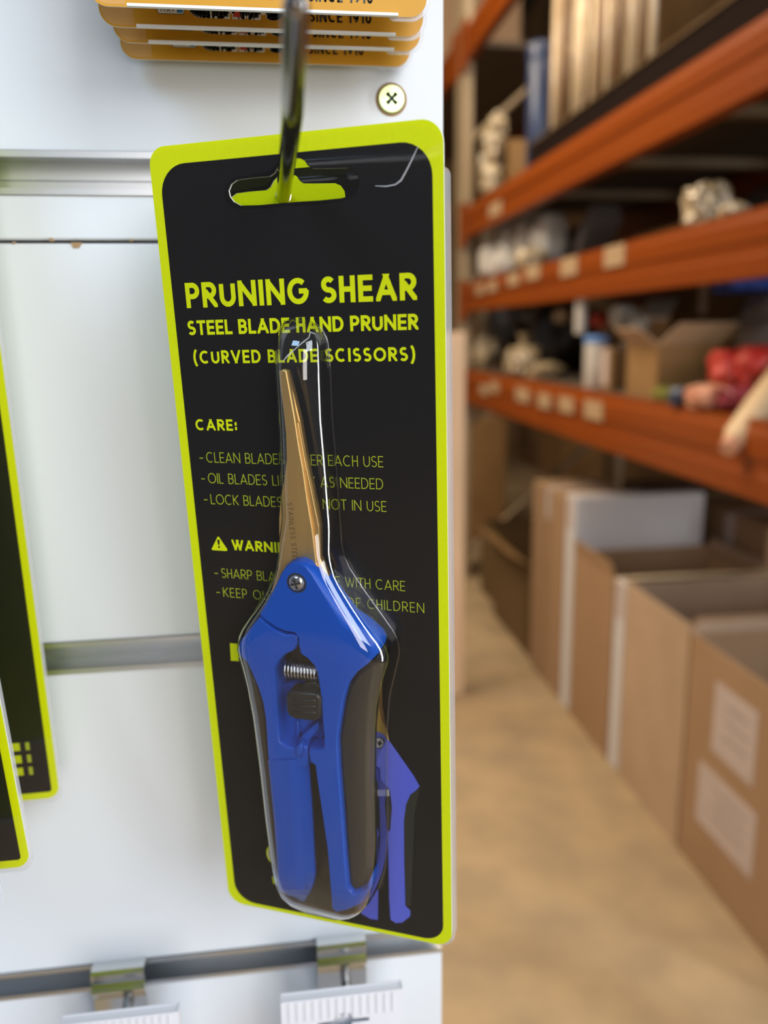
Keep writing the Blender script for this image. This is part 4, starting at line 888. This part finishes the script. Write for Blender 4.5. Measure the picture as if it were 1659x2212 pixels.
# shelf B
dB = BZ[1]+.0005
for i, (px, py, w_, h_, X, key, lab, grp) in enumerate(((1065,565,34,70,1.12,'whitebag','small pale bag at the far end of the middle shelf','p'), (1105,535,46,110,1.18,'whitebag','pale bag second from the far end of the middle shelf','p'),
        (1145,520,50,120,1.20,'whitebag','tallest pale bag in the middle shelf cluster','p'), (1185,530,46,110,1.20,'whitebag','pale bag at the near end of the middle shelf cluster','p'),
        (1090,582,30,44,1.09,'whitebag','low pale bag at the front of the middle shelf cluster','p'), (1150,560,30,40,1.09,'baggy','low glinting clear bag in front of the pale bags','p'))):
    p, a, b = onshelf(px, py, X, w_, h_, dB)
    blobthing('pale_bag', lab, 'bag', (X, p.y, dB+b*.55), (.07, a*.8, b*.55), key, .3, 2.0, 60+i, 'bags on the middle shelf')
y_ = yat(1290, 470, 1.35)
t = thing('tilted_box', 'grey tilted box leaning on the middle shelf', 'box', (1.35, y_, dB)); mb = MB(); mb.box((-.06, -.15, 0), (.06, .15, .085), 'greybag', .006); mb.build('box_body', t)
mb = MB(); mb.box((-.0608, -.05, .02), (-.0602, .05, .07), 'label'); mb.build('box_label', t); t.rotation_euler = (math.radians(-35), 0, 0); t.location.z = dB+.088
blobthing('wrapped_bundle', 'dark wrapped bundle behind the tilted grey box on the middle shelf', 'bundle', (1.55, yat(1260, 500, 1.55), dB+.12), (.12, .25, .12), 'cardboard_dark', .25, 1.4, 71)
p = onX(1530, 420, 1.12)
blobthing('clear_bag', 'crumpled clear bag glinting on the middle beam toward the right', 'bag', (1.12, p.y, dB+.055), (.05, .055, .055), 'baggy', .6, 2.4, 75)
p = onX(1585, 425, 1.10)
blobthing('clear_bag', 'small clear bag right of the crumpled one on the middle beam', 'bag', (1.10, p.y, dB+.02), (.03, .03, .020), 'baggy', .5, 2.4, 76)
blobthing('wrapped_bundle', 'long black bundle filling the middle shelf at the right', 'bundle', (1.62, 2.1, dB+.10), (.20, .55, .10), 'darkbag', .2, 1.5, 77)
# shelf A: dark tray along the front, tubes, navy roll, sparkly bag box
dA = AZ[1]+.0005
y0, y1 = 1.35, yat(1150, 260, 1.10)
t = thing('dark_tray', 'long dark tray along the front of the top shelf holding the upright tubes', 'tray', (1.09, (y0+y1)/2, dA))
h_ = (y1-y0)/2; mb = MB()
for lo, hi in (((0, -h_, 0), (.60, h_, .01)), ((0, -h_, .01), (.008, h_, .115)), ((.592, -h_, .01), (.60, h_, .115)), ((.008, -h_, .01), (.592, -h_+.008, .115)), ((.008, h_-.008, .01), (.592, h_, .115))): mb.box(lo, hi, 'traydark')
mb.build('tray_body', t); mb = MB(); mb.box((-.006, -h_, .109), (.0, h_, .117), 'cardboard_dark', .001); mb.build('rim', t)
tr = t
p = onX(1166, 140, 1.16)
roll('wrapped_roll', 'navy blue wrapped roll standing upright on the top shelf', 'roll', (1.16, p.y, dA+.0105), .050, .50, 'navy', 'navy')
tubes = [(1203,60,'cream'),(1222,60,'brown_tube'),(1247,55,'cream'),(1262,60,'cream'),(1286,50,'cream'),(1303,52,'brown_tube'),(1318,45,'cream'),(1340,40,'brown_tube'),(1366,30,'cream'),(1388,22,'brown_tube'),(1412,12,'cream')]
names = ('next to the navy roll', 'second from the navy roll', 'third from the navy roll', 'fourth from the navy roll', 'fifth from the navy roll', 'sixth from the navy roll', 'seventh from the navy roll', 'eighth from the navy roll', 'ninth from the navy roll', 'tenth from the navy roll', 'eleventh from the navy roll')
for i, (px, py, key) in enumerate(tubes):
    X = 1.13+.012*(i % 3); p = onX(px, py, X); s_ = p.dot(FW)/F
    roll('upright_tube', ('glossy cream' if key == 'cream' else 'brown')+' upright tube in the shelf tray, '+names[i], 'tube', (X, p.y, dA+.0105), 9.0*s_, .60+.03*(i % 3), key, None, None, 'upright tubes in the top shelf tray', True)
y_ = yat(1100, 200, 1.16)
t = carton('cardboard_box', 'tan box of glinting bags at the far end of the top shelf', 'box', (1.14, y_-.10, dA), (1.44, y_+.16, dA+.24), 'cardboard_brown', True)
for i, (dx, dy, dz, r_) in enumerate(((-.02, -.03, .07, .07), (.0, .05, .14, .075), (.01, -.01, .29, .07), (-.005, -.02, .21, .065))):
    blobthing('clear_bag', ('lowest', 'second', 'topmost', 'third')[i]+' glinting clear bag spilling over the tan box on the top shelf', 'bag', (1.085+dx, y_+dy, dA+dz), (.045, r_, r_), 'baggy', .6, 2.6, 80+i)
carton('cardboard_box', 'brown carton on the top shelf against the grey post', 'box', (1.16, y_+.2, dA), (1.6, y_+.34, dA+.30), 'cardboard')
carton('cardboard_box', 'large brown carton stacked deep on the top shelf behind the tan box', 'box', (1.5, y_-.25, dA), (1.88, y_+.18, dA+.42), 'cardboard_dark')
# cartons beyond the post, seen in the gap beside the panel edge
carton('cardboard_box', 'brown carton on the far floor beyond the grey post', 'box', (1.0, 5.2, G_), (1.5, 5.8, -.55), 'cardboard_brown')
carton('cardboard_box', 'stacked tan carton high beyond the grey post near the panel edge', 'box', (1.05, 5.4, DZ[1]+.0005), (1.6, 6.2, 2.0), 'cardboard')
